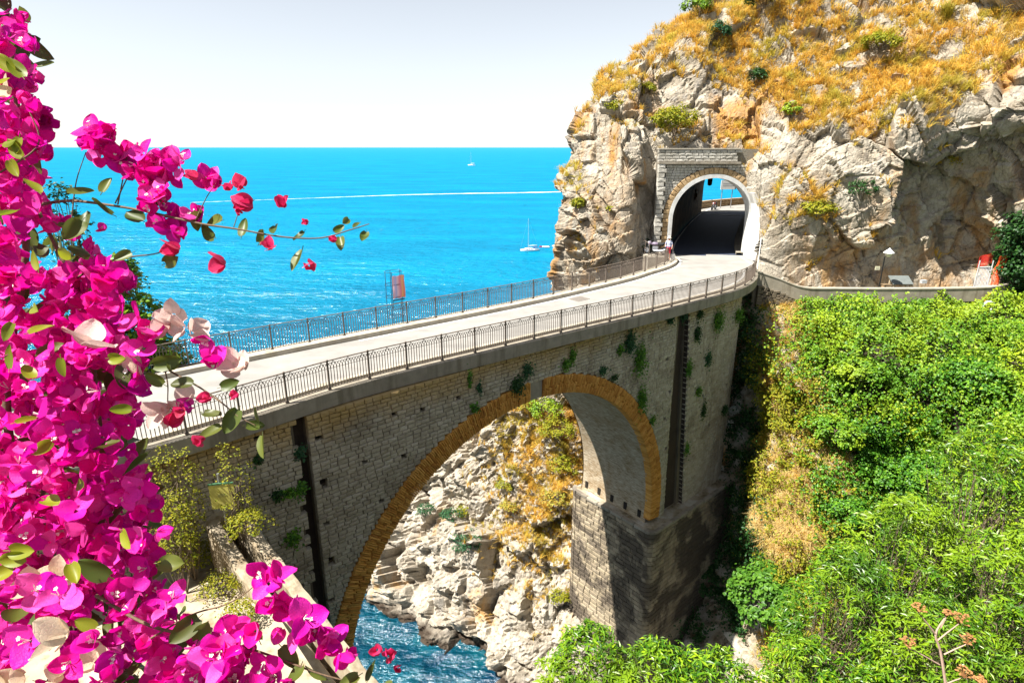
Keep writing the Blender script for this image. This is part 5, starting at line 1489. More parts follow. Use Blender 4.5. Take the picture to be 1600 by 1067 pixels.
# ---- shrubs and trees
def shrub(name, label, cat, root, h, rad, T, nleaf, size, mat, group=None, seed=0, stems=5, tips=60, flat=1.0, lean=(0, 0), crown='foliage', bark=M_BARK, cl=.16, upright=.6, bare=.25, low=-.35, stemr=.022, fill=0.0):
    r = np.random.default_rng(seed + 1000)
    root = np.array(root, float)
    o = empty(name, tuple(root), label=label, cat=cat, group=group)
    mb = MB(); TP = []
    top = np.array([lean[0], lean[1], h])
    for s in range(stems):
        a = 2 * np.pi * (s + r.random() * .6) / stems
        e = top * r.uniform(.55, .85) + np.array([math.cos(a), math.sin(a), 0]) * rad * r.uniform(.25, .6)
        m1 = e * .5 + r.normal(0, .06, 3) * h
        path = cr(np.array([(0, 0, 0), m1, e]), 7)
        mb.tube(path + root, np.linspace(stemr * h, stemr * .4 * h, 7), 6)
        for t in range(max(2, tips // stems)):
            i = r.integers(2, 7); b = path[i]
            th = r.uniform(0, 2 * np.pi); ph = r.uniform(low, 1)
            tip = np.array([math.cos(th) * rad, math.sin(th) * rad, 0]) * math.sqrt(max(0, 1 - min(1, abs(ph)) ** 2)) * r.uniform(.55, 1.08)
            tip = tip + np.array([lean[0] * .7, lean[1] * .7, h * (.62 + .36 * ph * flat)])
            mid = (b + tip) / 2 + np.array([0, 0, -.04 * h])
            mb.tube(np.array([b, mid, tip]) + root, [stemr * .32 * h, stemr * .22 * h, stemr * .1 * h], 4, cap=False); TP.append(tip)
    mb.build('branches', bark, o)
    TP = np.array(TP); k = r.integers(0, len(TP), nleaf)
    cr_ = cl * rad * (.6 + .8 * r.random(len(TP)))
    dirs = r.normal(0, 1, (nleaf, 3)); dirs /= np.linalg.norm(dirs, axis=1)[:, None]
    P = TP[k] + dirs * (cr_[k] * r.random(nleaf) ** .45)[:, None] * np.array([1.15, 1.15, .85])
    if fill:
        nf = int(nleaf * fill); dd = r.normal(0, 1, (nf, 3)); dd /= np.linalg.norm(dd, axis=1)[:, None]; dd *= (r.random(nf) ** .4)[:, None]
        P[:nf] = np.array([lean[0] * .7, lean[1] * .7, h * .60]) + dd * np.array([rad * 1.0, rad * 1.0, h * .40])
    P[:, 2] = np.maximum(P[:, 2], .02 * h)
    out = P - np.array([lean[0], lean[1], h * .5])
    out /= np.linalg.norm(out, axis=1)[:, None] + 1e-6
    nn = out * .5 + dirs * .5 + np.array([0, 0, upright]) + r.normal(0, .35, (nleaf, 3))
    V, F = scatter(T[0], T[1], P + root, frames(nn), r.uniform(*size, nleaf))
    obj(crown, mesh_np(crown, V, F), mat, o)
    return o
def rooted(tree, u, v, dv=0):
    p, n = hit(tree, u, v)
    return p
# big shrubs in front at the bottom right: they root on the near bank
def front(u, vtop, y, rad, T, nleaf, size, mat, label, seed, name='laurel_shrub', cat='shrub', tips=170, z0=None, group='shrubs on the near bank', cl=.135, **kw):
    top = at_y(u, vtop, y)
    zr = z0 if z0 is not None else max(z_bank(top[0], y) - .1, top[2] - 5.5)
    zr = float(z_bank(top[0], y)) - .1
    return shrub(name, label, cat, (top[0], y, zr), top[2] - zr, rad, T, nleaf, size, mat, group, seed, 6, tips, cl=cl, low=-1.0, flat=1.15, stemr=.0045, fill=.10, **kw)
front(925, 1000, 8.6, .95, L_LANCE, 6287, (.09, .165), G_LAUREL, 'light green laurel shrub in front of the foot of the pier', 1)
front(1030, 1022, 8.0, .80, L_LANCE, 5078, (.09, .165), G_LAUREL, 'low laurel shrub at the bottom edge, right of the pier foot', 2)
front(1120, 1035, 7.6, .75, L_LANCE, 3869, (.09, .165), G_LAUREL, 'laurel shrub cut by the bottom edge between pier and fig tree', 3)
front(1330, 880, 10.0, 1.25, L_LANCE, 8465, (.09, .165), G_LAUREL, 'broad laurel shrub left of the dried umbel stalk', 4)
front(1430, 800, 11.0, 1.5, L_LANCE, 10278, (.09, .165), G_LAUREL, 'tall laurel shrub behind the dried umbel stalk', 5)
front(1545, 690, 11.6, 1.5, L_LANCE, 10883, (.09, .165), G_LAUREL, 'tallest laurel shrub at the right edge, pale new shoots on top', 6)
front(1610, 850, 9.2, 1.4, L_LANCE, 9069, (.09, .165), G_LAUREL, 'laurel shrub in the bottom right corner', 7)
front(1480, 960, 8.2, 1.1, L_LANCE, 6287, (.09, .165), G_LAUREL, 'laurel shrub below the dried umbel stalk', 8)
front(1260, 1015, 8.6, .7, L_LANCE, 3143, (.09, .165), G_LAUREL, 'small laurel shrub at the bottom edge below the fig tree', 9)
p = rooted(BV_B, 1195, 985)
shrub('fig_tree', 'fig tree with broad leaves and bare grey twigs in the gully', 'tree', (p[0], p[1], p[2] - .4), 5.2, 2.3, L_BROAD, 5200, (.16, .30), G_FIG, None, 10, 5, 120, cl=.2, bark=plain('pale_grey_bark', (.38, .35, .30), .9), crown='crown')
p = rooted(BV_B, 1100, 930)
shrub('dark_shrub', 'dark blue green shrub in shade at the foot of the pier', 'shrub', (p[0], p[1], p[2] - .3), 3.2, 1.7, L_SMALL, 4000, (.12, .22), G_DARK, None, 11, 5, 80)
for k, (u, v, h, rad, lb) in enumerate([(1315, 820, 2.2, 1.5, 'dark green rounded bush standing out of the creeper above the dry grass'), (1420, 690, 2.2, 1.5, 'green bush rising from the middle of the creeper slope'), (1520, 620, 2.4, 1.6, 'green bush in the creeper near the right edge'), (1300, 700, 2.4, 1.6, 'deep green bush at the left border of the creeper, beside pale rock'), (1370, 760, 2.6, 1.7, 'deep green bush below the middle of the creeper'), (1340, 600, 1.8, 1.5, 'deep green bush in the upper left of the creeper'), (1450, 770, 2.4, 1.6, 'deep green bush just above the tall laurels'), (1330, 875, 2.0, 1.3, 'round green bush between golden grass and laurels')]):
    p = rooted(BV_B, u, v)
    shrub('slope_bush', lb, 'bush', (p[0], p[1], p[2] - .2), h, rad, L_BROAD, int(2300 * rad * rad), (.09, .18), G_IVY if k % 2 else G_DEEP, None, 20 + k, 5, 80, cl=.2)
shrub('evergreen_tree', 'dark evergreen tree at the right edge beside the orange barrier', 'tree', (36.7, 40.7, 26.0), 9.5, 2.7, L_BROAD, 24000, (.14, .26), G_DARK, None, 30, 4, 200, crown='crown', cl=.2, fill=.35, low=-.6, stemr=.014)
# cliff shrubs
CL = [(1052, 222, 2.9, 1.55, G_YEL, 3600, 'yellow green broom bush growing on top of the tunnel portal, left'),
      (1182, 136, 1.5, .8, G_DARK, 800, 'small dark green bush high on the cliff, up from the portal'),
      (1237, 186, 1.3, .7, G_IVY, 700, 'small green bush at the lower edge of the golden grass'),
      (1345, 314, 1.6, 1.1, G_DARK, 1200, 'dark green bush hanging in the overhang above the lamp post'),
      (1372, 86, 1.6, 1.3, G_YEL, 1500, 'bright yellow bush amid the dry grass near the top'),
      (962, 178, 1.1, .8, G_YEL, 700, 'small yellow green bush on the left shoulder of the headland'),
      (1010, 150, 1.1, .8, G_YEL, 600, 'green tuft on the ledge above the broom bush'),
      (904, 330, 1.1, .6, G_YEL, 600, 'small green bush in a crevice on the left flank of the cliff'),
      (957, 335, .8, .5, G_YEL, 400, 'tiny yellow bush on the rock left of the portal'),
      (1278, 338, 1.2, 1.2, G_YEL, 1300, 'low yellow green bush on the rock ledge right of the portal'),
      (1090, 30, 1.8, 1.3, G_IVY, 1500, 'green bush at the skyline on top of the headland'),
      (1120, 70, 1.8, 1.0, G_BLUE, 1200, 'grey green bush below the skyline'),
      (1190, 20, 2.2, 1.4, G_DARK, 1600, 'dark bush at the top edge of the picture'),
      (1480, 262, 1.0, .9, G_DRYLEAF, 700, 'dried bush on the bare rock right of the overhang'),
      (1010, 395, 1.2, .8, G_DARK, 800, 'dark green bush in the shade left of the landing')]
for k, (u, v, h, rad, mt_, nl_, lb) in enumerate(CL):
    p, n = hit(BV_H, u, v)
    if p is None: continue
    shrub('cliff_bush', lb, 'bush', (p[0], p[1] + .1, p[2] - .15), h, rad, L_SMALL, nl_, (.12, .22), mt_, None, 40 + k, 4, 40, cl=.25)
p, n = hit(BV_H, 1478, 30)
if p is not None: tag(tufts('grass_clump', 'large spiky pale green grass clump at the top of the cliff', p[None] + np.random.default_rng(1).normal(0, .15, (8, 3)), np.tile([[0, -.3, 1.0]], (8, 1)), (1.2, 1.8), leafy('spiky_grass', [(.30, .26, .03), (.40, .32, .05), (.24, .24, .03)], .2), 97, 26, .8, .02), kind='thing')
# bushes on the rocks seen through the arch
AB = [(853, 655, 2.0, 1.4, G_IVY, 1500), (872, 690, 2.2, 1.5, G_YEL, 1500), (880, 745, 2.0, 1.3, G_YEL, 1300), (866, 790, 1.4, 1.0, G_DRYLEAF, 900), (790, 765, 1.2, .9, G_YEL, 700), (797, 798, 1.0, .8, G_DRYLEAF, 600), (728, 852, 1.2, 1.3, G_BLUE, 800), (705, 812, 1.0, .9, G_BLUE, 600), (722, 805, .9, .7, G_YEL, 400), (815, 640, 1.2, .9, G_DRYLEAF, 600), (875, 940, 1.0, .8, G_YEL, 500), (665, 800, .8, .8, G_BLUE, 400)]
NM = ['bright green bush high on the slope, just under the crown of the arch', 'large yellow green bush beside the right edge of the arch opening', 'yellow bush next to the top of the pier', 'brown dry bush next to the pier, below the yellow ones', 'green bush in the middle of the dry slope under the arch', 'brown bush below the middle one on the dry slope', 'round grey green bush among the pale boulders', 'grey green bush above the round one on the boulders', 'tiny yellow bush among the boulders', 'dry bush at the top left of the slope under the arch', 'small bush on the rocks at the foot of the pier', 'low grey green bush on the leftmost boulders']
for k, ((u, v, h, rad, mt_, nl_), lb) in enumerate(zip(AB, NM)):
    p, n = hit(BV_H, u, v)
    if p is None: continue
    shrub('rock_bush', lb, 'bush', (p[0], p[1] + .1, p[2] - .2), h, rad, L_SMALL, nl_, (.10, .19), mt_, None, 70 + k, 4, 40, cl=.25)
# plants rooted in the joints of the bridge
WPL = [(998, 560, 15, 30), (982, 535, 14, 24), (1092, 490, 9, 10), (1120, 500, 15, 22), (1152, 492, 12, 14), (822, 578, 10, 16), (806, 600, 15, 18), (882, 568, 9, 10), (893, 556, 7, 16), (940, 578, 10, 7), (958, 590, 9, 6), (1001, 622, 12, 26), (1018, 655, 7, 7), (1066, 494, 8, 11), (1088, 520, 9, 16), (740, 637, 8, 9), (733, 590, 4, 16), (748, 605, 4, 10), (432, 772, 12, 9), (452, 768, 12, 10), (457, 838, 14, 16), (468, 705, 9, 11), (402, 716, 8, 10), (470, 762, 8, 14), (1090, 610, 8, 9), (1105, 560, 8, 14), (1130, 640, 9, 8), (1075, 575, 7, 18), (968, 545, 7, 10), (1045, 500, 9, 9), (1098, 640, 6, 16), (1072, 700, 6, 10)]
WN = ['beside the crown of the arch', 'above the right haunch of the arch']
r = np.random.default_rng(17)
for k, (u, v, rw_, rh_) in enumerate(WPL):
    s_, z_ = sz_of(u, v); zc = proj(W(s_, 0, z_)[None])[2][0]
    rx, rz_ = rw_ * zc / FPX, rh_ * zc / FPX
    n = int(150 + 900 * rx * rz_ * 2.2)
    dirs = r.normal(0, 1, (n, 3)); dirs /= np.linalg.norm(dirs, axis=1)[:, None]; q_ = dirs * np.abs(r.normal(.15, .55, n))[:, None]
    q_[:, 2] += .3 * r.normal(0, 1, n) * 0
    P = np.array([W(s_ + a * rx, -.02 - abs(b) * min(rx, rz_) * .8 + .0, z_ + c * rz_ - .15 * rz_ * b * b) for a, b, c in q_])
    nn = np.array([.5, -.7, .55]) + r.normal(0, .45, (n, 3))
    V, F = scatter(L_SMALL[0], L_SMALL[1], P, frames(nn), r.uniform(.07, .15, n))
    left = u < 480
    lb = 'caper plant in the wall left of the dark groove' if left else 'green plant rooted in the spandrel wall above the arch ring' if u < 1030 else 'green plant rooted in the abutment wall right of the arch'
    gp = 'plants on the wall left of the groove' if left else 'plants on the spandrel wall' if u < 1030 else 'plants on the abutment wall'
    od = sorted(q2[0] for q2 in WPL if ((q2[0] < 480), (q2[0] < 1030)) == ((u < 480), (u < 1030)))
    ORD = ['first', 'second', 'third', 'fourth', 'fifth', 'sixth', 'seventh', 'eighth', 'ninth', 'tenth', 'eleventh', 'twelfth', 'thirteenth', 'fourteenth', 'fifteenth', 'sixteenth']
    szw = 'large' if rw_ * rh_ > 200 else 'small' if rw_ * rh_ < 85 else 'middling'
    lb = f'{szw} {lb}, {ORD[od.index(u)]} from left'
    wp = empty('wall_plant', tuple(W(s_, 0, z_)), label=lb, cat='plant', group=gp)
    obj('foliage', mesh_np('foliage', V, F), (G_DEEP, G_BLUE, G_DARK, G_DEEP)[k % 4], wp)
    st = MB()
    for j in range(4):
        e = q_[j]; st.tube([W(s_, .05, z_), W(s_ + e[0] * rx * .5, -.12, z_ + .2 * rz_), W(s_ + e[0] * rx * .9, -.15, z_ + e[2] * rz_ * .8)], .008, 4, cap=False)
    st.build('stem', M_BARK, wp)

# dried umbel stalk at the bottom right
uq = [at_d(u, v, 6.2) for u, v in ((1482, 1100), (1470, 1020), (1462, 990), (1480, 960))]
um = empty('umbel_stalk', tuple(uq[0]), label='dried brown umbel plant with seed heads standing before the shrubs', cat='plant')
M_DSTEM = plain('dry_pale_stem', (.36, .25, .19), .8); M_UMB = plain('brown_seed_head', (.30, .14, .05), .9, 0, .3)
MB().tube(cr(np.array(uq), 12), np.linspace(.015, .008, 12), 6).build('stem', M_DSTEM, um)
for k, (u, v, bu, bv_, rr_) in enumerate([(1500, 968, 1465, 1000, .085), (1512, 1000, 1475, 1022, .07), (1420, 1005, 1468, 1038, .075), (1507, 1052, 1478, 1068, .08), (1436, 950, 1463, 992, .06), (1531, 1062, 1480, 1075, .05), (1480, 958, 1470, 980, .04)]):
    c = at_d(u, v, 6.15); b = at_d(bu, bv_, 6.2)
    MB().tube([b, (b + c) / 2 + np.array([0, 0, -.02]), c - np.array([0, 0, .05])], [.010, .008, .006], 5).build('side_stem', M_DSTEM, um)
    r = np.random.default_rng(k); hd = MB()
    for j in range(26):
        d = r.normal(0, 1, 3); d[2] = abs(d[2]) * .7 + .2; d /= np.linalg.norm(d); e = c + d * rr_ * r.uniform(.7, 1.1)
        hd.tube([c - np.array([0, 0, .05]), e], .0025, 3, cap=False); hd.lathe([(.0, -.012), (.014, 0), (.0, .012)], c=tuple(e), n=5)
    hd.build('seed_head', M_UMB, um)

# bushes beyond the road at the left and plants round the stair
LB = [(88, 268, 27, 4.0, .75, L_SMALL, 2200, G_DARK, 'dark green slender tree seen beside the bougainvillea above the sea'),
      (185, 395, 25, 2.6, 1.0, L_BROAD, 4200, G_IVY, 'light green bush beyond the road, behind the upper flower spray'),
      (115, 430, 24, 3.0, 1.3, L_BROAD, 4500, G_LAUREL, 'green bush at the roadside, half hidden by the blossoms'),
      (225, 490, 21.5, 2.2, 1.2, L_BROAD, 2600, G_IVY, 'bright green bush where the far railing begins'),
      (262, 552, 21.0, 1.0, .6, L_BROAD, 1500, G_IVY, 'low green bush beside the far railing')]
for k, (u, v, y, h, rad, T, nl_, mt_, lb) in enumerate(LB):
    for y in np.arange(12, 40, .1):                      # first place along the view that lies on the hillside
        t = at_y(u, v, y); w_ = (t - P0) @ BW
        if w_ > [8.5, 7.6, 7.2, 7.0, 6.9][k]: break
    zg = 29.7 - 30 * ((w_ - 6.1) / 28) ** .8 - .3
    shrub('roadside_bush', lb, 'bush', (t[0], t[1], zg), t[2] - zg, rad, T, nl_, (.10, .2), mt_, None, 100 + k, 5, 70, cl=.24, low=-.9, stemr=.008, fill=.3)
YB = [(262, 690, 15.2, .70, 1500, 'yellow green shrub reaching up to the bridge ledge'), (352, 690, 15.8, .55, 700, 'sparse twiggy shrub right under the ledge'), (262, 780, 14.6, .60, 1300, 'yellowish shrub left of the information board')]
for k, (u, v, y, rad, nl_, lb) in enumerate(YB):
    t = at_y(u, v, y); shrub('stair_shrub', lb, 'shrub', (t[0], y, 25.55), t[2] - 25.55, rad, L_SMALL, nl_, (.045, .095), G_YEL, None, 120 + k, 5, 70, cl=.26, low=-.8, stemr=.006, fill=.25)
t = at_z(392, 838, 27.1); shrub('stair_shrub', 'small yellow shrub spilling over the stair head', 'shrub', (t[0], t[1], 26.9), 1.0, .65, L_SMALL, 1000, (.045, .09), G_YEL, None, 123, 5, 60, cl=.25, stemr=.008)
for k, (u, v, h, rad, nl_, lb) in enumerate([(312, 885, .8, .6, 900, 'pale yellow weeds on the terrace'), (350, 930, .7, .6, 800, 'pale weeds in the middle of the terrace'), (380, 972, .7, .5, 700, 'weeds beside the stair parapet')]):
    t = at_z(u, v, 25.6); shrub('terrace_weed', lb, 'plant', (t[0], t[1], 25.58), h, rad, L_SMALL, nl_, (.045, .09), G_YEL, None, 126 + k, 5, 60, cl=.25, stemr=.008)

# ================================================================== bougainvillea close to the camera
def bract_mat(name, cols, trans=.38):
    m = M(name)
    c = m.ramp(m.rand(), [(k / max(1, len(cols) - 1), x) for k, x in enumerate(cols)])
    # paler vein net on the papery bract
    v = m.n('TexVoronoi', {'Vector': m.coord((1, .45, 1)), 'Scale': 210.0}, feature='DISTANCE_TO_EDGE').outputs[0]
    vein = m.mask(v, .10, .0)
    n = m.noise(m.coord(), 45, 4)
    c2 = m.mix(m.math('MULTIPLY', m.mask(n, .5, .75), .35), c, tuple(min(1, x * 1.15 + .03) for x in cols[-1]))
    c2 = m.mix(m.math('MULTIPLY', vein, .22), c2, tuple(x * .6 for x in cols[0]))
    nr = m.bump(m.math('ADD', m.math('MULTIPLY', vein, -.6), n), .35, .002)
    b = m.n('BsdfPrincipled', {'Base Color': c2, 'Roughness': .55, 'Specular IOR Level': .22, 'Normal': nr})
    t = m.n('BsdfTranslucent', {'Color': c2, 'Normal': nr})
    x = m.n('MixShader', {0: trans, 1: b.outputs[0], 2: t.outputs[0]})
    m.t.links.new(x.outputs[0], m.out.inputs[0]); return m.m
BM_MAG = bract_mat('magenta_bracts', [(.72, .002, .26), (.84, .003, .36), (.60, .003, .38), (.92, .006, .33), (.52, .002, .28), (.86, .03, .45), (.92, .12, .50), (.74, .002, .30)])
BM_PALE = bract_mat('pale_pink_bracts', [(.74, .53, .47), (.80, .62, .54), (.76, .56, .48)])
BM_CREAM = bract_mat('cream_bracts', [(.72, .58, .40), (.78, .64, .48)])
BM_RED = bract_mat('small_rose_bracts', [(.62, .02, .10), (.70, .03, .16), (.60, .06, .12)])
BL_LEAF = leafy('bougainvillea_leaves', [(.05, .075, .012), (.09, .12, .018), (.13, .15, .025), (.07, .08, .02)], .35, .42, .35)
BL_LIME = leafy('lime_young_leaves', [(.20, .24, .012), (.28, .30, .02), (.14, .20, .012)], .45, .42, .3)
M_TWIG = plain('brown_twig', (.13, .085, .05), .8, 0, .2, 60)
M_FLORET = plain('white_floret', (.78, .74, .62), .6, 0, .05)

def bract(r, L=.052, wid=.98, cup=.30, ruf=.15):
    """a papery pointed-oval bract: base at the origin, along +y, hollow towards +z"""
    nu, nv = 9, 7
    V = []
    ph = r.uniform(0, 6.28); rf = ruf * r.uniform(.5, 1.5); cu = cup * r.uniform(.4, 1.4); bend = r.uniform(-.4, .7)
    for i in range(nu):
        t = i / (nu - 1)
        w = wid * .5 * max(0.0, math.sin(math.pi * min(1, t * .95 + .05) ** .82)) ** .58 * (1 - .05 * t)
        if i == nu - 1: w = .015
        for j in range(nv):
            s = j / (nv - 1) * 2 - 1
            x = s * w
            z = cu * (s * s) * w * .9 + rf * math.sin(ph + 5 * t + 3.1 * s) * abs(s) * .35 + bend * t * t * .35 - .03 * (1 - abs(s)) 
            V.append((x * L, (t - .05 * s * s * (1 - t)) * L, z * L))
    return np.array(V), grid_faces(nu, nv)
def blossom_mesh(name, seed, mat, L=.052, florets=True, n=3, spread=1.0, open_=.55):
    r = np.random.default_rng(seed); mb = MB()
    for k in range(n):
        V, F = bract(r, L * r.uniform(.85, 1.12))
        a = 2 * math.pi * (k + r.uniform(-.12, .12)) / n
        tl = open_ + r.uniform(-.25, .35)            # tilt outwards from the axis
        Mx = Matrix.Rotation(a, 3, 'Z') @ Matrix.Rotation(math.pi / 2 - tl * 1.3, 3, 'X') @ Matrix.Rotation(r.uniform(-.2, .2), 3, 'Y')
        Mx = np.array(Mx)
        V = V + np.array([0, .004, 0])
        mb.add(V @ Mx.T, F, 0)
    if florets:
        for k in range(n):
            a = 2 * math.pi * (k + .5) / n; d = np.array([math.cos(a) * .3, math.sin(a) * .3, 1]) * L * .5
            mb.tube([(0, 0, 0), tuple(d * .9)], [.0012, .0016], 5, m=1, cap=False)
            if r.random() < .4:
                for q in range(5):
                    b = 2 * math.pi * q / 5; e = np.array([math.cos(b), math.sin(b), .25]) * .0045
                    c = d; s_ = np.array([-math.sin(b), math.cos(b), 0]) * .0022
                    mb.add([c, c + e - s_, c + e * 1.3, c + e + s_], [(0, 1, 2, 3)], 1)
    me = mb.mesh(name, True); me.materials.append(mat); me.materials.append(M_FLORET)
    return me
def np_of(me):
    V = np.zeros(len(me.vertices) * 3, np.float32); me.vertices.foreach_get('co', V)
    return V.reshape(-1, 3)
MAG = [blossom_mesh('blossom', 600 + k, BM_MAG, .050 + .002 * (k % 4), k % 3 != 0, 3, 1, [.5, .7, .35, .85][k % 4]) for k in range(12)]
PALE = [blossom_mesh('pale_blossom', 640 + k, BM_PALE, .054, False, 3, 1, .7) for k in range(4)]
CREAM = [blossom_mesh('cream_blossom', 650 + k, BM_CREAM, .052, False, 3, 1, .7) for k in range(3)]
ROSE = [blossom_mesh('young_blossom', 660 + k, BM_RED, .030, False, 3, 1, .25) for k in range(4)]
def leaf_mesh(name, seed, mat, L=.06, wid=.62):
    r = np.random.default_rng(seed); V, F = bract(r, L, wid, .35, .10)
    mb = MB().add(V, F); mb.tube([(0, -.012, 0), (0, 0, 0)], .0010, 4, cap=False)
    me = mb.mesh(name, True); me.materials.append(mat); return me
LEAF = [leaf_mesh('leaf', 700 + k, BL_LEAF, .052 + .004 * k) for k in range(6)]
LIME = [leaf_mesh('young_leaf', 720 + k, BL_LIME, .050 + .004 * k) for k in range(4)]
bg_root = at_d(-160, 1500, 1.3)
bo = empty('bougainvillea', tuple(bg_root), label='magenta bougainvillea hanging into the picture on the left, close up', cat='bougainvillea')
rb = np.random.default_rng(2024)
def orient(o, n, spin):
    q = Vector(tuple(n)).to_track_quat('Z', 'Y').to_matrix() @ Matrix.Rotation(spin, 3, 'Z')
    o.rotation_euler = q.to_euler()
VIEW = -FWD
def put(me, name, u, v, dep, n=None, spin=None, sc=1.0, jit=.6):
    p = at_d(u, v, dep)
    if n is None:
        n = np.array([-.10, -.75, .60]) + rb.normal(0, jit, 3)
    o = obj(name, me, None, bo, p); orient(o, n, rb.uniform(0, 6.28) if spin is None else spin); o.scale = (sc, sc, sc)
    return o
# outline of the dense mass in the picture: its right edge at each height
EV = [-80, 0, 30, 60, 100, 130, 180, 210, 240, 270, 300, 340, 380, 400, 450, 480, 520, 560, 600, 640, 680, 720, 760, 800, 850, 900, 940, 980, 1020, 1067, 1150]
EU = [10, 22, 50, 66, 78, 70, 84, 96, 92, 74, 80, 104, 150, 175, 222, 205, 200, 240, 245, 238, 205, 232, 240, 262, 262, 246, 285, 325, 350, 380, 430]
def edge_u(v): return np.interp(v, EV, EU)
def candidates(n, margin, holes=True):
    v = rb.uniform(-45, 1120, n); u = rb.uniform(-50, 390, n)
    ok = u < edge_u(v) - margin
    if holes: ok &= ~((fbm(np.stack([u / 75, v / 75, 0 * u + 3.0], 1), 2, 5) > .30) & (u > 30))
    return list(zip(u[ok], v[ok]))
pts = []
for u, v in candidates(12000, 15):
    if len(pts) >= 205: break
    if any((u - a) ** 2 + (v - b) ** 2 < 24 ** 2 for a, b in pts): continue
    pts.append((u, v))
for k, (u, v) in enumerate(pts):
    e = edge_u(v) - u
    dep = 1.28 - .25 * np.clip(e / 200, 0, 1) * rb.random() + rb.uniform(-.06, .14) - .12 * np.clip((v - 700) / 400, 0, 1)
    pale = rb.random()
    if pale < .035: put(CREAM[k % 3], 'cream_blossom', u, v, dep - .03)
    elif pale < .06: put(PALE[k % 4], 'pale_blossom', u, v, dep - .03)
    else: put(MAG[int(rb.integers(12))], 'blossom', u, v, dep, sc=rb.uniform(.52, .78))
# deeper layer of blossoms and leaves: one mass
VV, FF, b = [], [], 0
MFQ = [(np_of(m_), np.array([tuple(p.vertices) for p in m_.polygons if len(p.vertices) == 4 and p.material_index == 0])) for m_ in MAG]
for u, v in candidates(18000, 16)[:1500]:
    V, F = MFQ[int(rb.integers(12))]
    Rm = np.array(Vector(tuple(np.array([-.1, -.7, .6]) + rb.normal(0, .7, 3))).to_track_quat('Z', 'Y').to_matrix() @ Matrix.Rotation(rb.uniform(0, 6.28), 3, 'Z'))
    VV.append((V * rb.uniform(.5, .76)) @ Rm.T + at_d(u, v, rb.uniform(1.2, 1.68))); FF.append(F + b); b += len(V)
o = obj('inner_blossoms', mesh_np('inner_blossoms', np.concatenate(VV), np.concatenate(FF), True), BM_MAG, bo); o['kind'] = 'stuff'
VV, FF, b = [], [], 0
LQ = [(np_of(m_), np.array([tuple(p.vertices) for p in m_.polygons if len(p.vertices) == 4])) for m_ in LEAF]
for u, v in candidates(4000, 12, False)[:330]:
    V, F = LQ[int(rb.integers(6))]
    Rm = np.array(Vector(tuple(np.array([-.1, -.6, .6]) + rb.normal(0, .6, 3))).to_track_quat('Z', 'Y').to_matrix() @ Matrix.Rotation(rb.uniform(0, 6.28), 3, 'Z'))
    VV.append(V @ Rm.T + at_d(u, v, rb.uniform(1.3, 1.9))); FF.append(F + b); b += len(V)
o = obj('inner_leaves', mesh_np('inner_leaves', np.concatenate(VV), np.concatenate(FF), True), BL_LEAF, bo); o['kind'] = 'stuff'
# branches: (u, v, depth) lists
def branch(P, r0, r1, name='branch'):
    pts = cr(np.array([at_d(*p) for p in P]), 8 * len(P))
    MB().tube(pts, np.linspace(r0, r1, len(pts)), 6).build(name, M_TWIG, bo, smooth=True)
    return pts
branch([(-160, 1500, 1.3), (-60, 1150, 1.45), (20, 850, 1.45), (10, 600, 1.4), (40, 400, 1.38), (30, 200, 1.35), (10, 20, 1.35)], .014, .005)
branch([(-160, 1500, 1.3), (0, 1200, 1.4), (110, 1000, 1.4), (160, 800, 1.4), (150, 620, 1.38), (130, 480, 1.36), (60, 330, 1.34)], .011, .004)
branch([(60, 320, 1.30), (110, 314, 1.26), (180, 322, 1.24), (240, 333, 1.22), (310, 349, 1.21), (370, 358, 1.2), (440, 370, 1.2), (500, 372, 1.2), (545, 360, 1.2), (577, 350, 1.2)], .0034, .0009)
branch([(110, 440, 1.3), (160, 412, 1.28), (200, 402, 1.26), (245, 396, 1.25), (262, 385, 1.25)], .0026, .001)
branch([(130, 520, 1.3), (190, 540, 1.28), (235, 560, 1.26), (270, 582, 1.25), (310, 604, 1.24), (345, 628, 1.23), (372, 650, 1.22), (400, 665, 1.22)], .003, .001)
branch([(255, 565, 1.25), (262, 600, 1.24), (263, 632, 1.24), (275, 645, 1.24)], .0016, .0008)
branch([(150, 930, 1.16), (230, 975, 1.13), (300, 992, 1.12), (380, 1010, 1.11), (440, 1030, 1.10), (500, 1052, 1.10), (560, 1068, 1.1)], .0034, .0012)
branch([(230, 1000, 1.14), (300, 960, 1.13), (350, 945, 1.12), (385, 925, 1.12), (412, 900, 1.12)], .002, .0008)
branch([(110, 370, 1.25), (118, 290, 1.24), (134, 238, 1.24)], .0016, .0008, 'twig'); branch([(184, 320, 1.24), (192, 280, 1.24), (200, 240, 1.24), (212, 225, 1.24)], .0015, .0008, 'twig')
branch([(180, 318, 1.24), (205, 268, 1.24), (235, 235, 1.24)], .0015, .0008, 'twig'); branch([(305, 345, 1.21), (322, 310, 1.21), (335, 290, 1.21)], .0012, .0007, 'twig')
branch([(365, 355, 1.2), (375, 330, 1.2), (398, 312, 1.2)], .001, .0006, 'twig'); branch([(0, 270, 1.2), (60, 225, 1.2), (40, 160, 1.2)], .002, .001, 'twig')
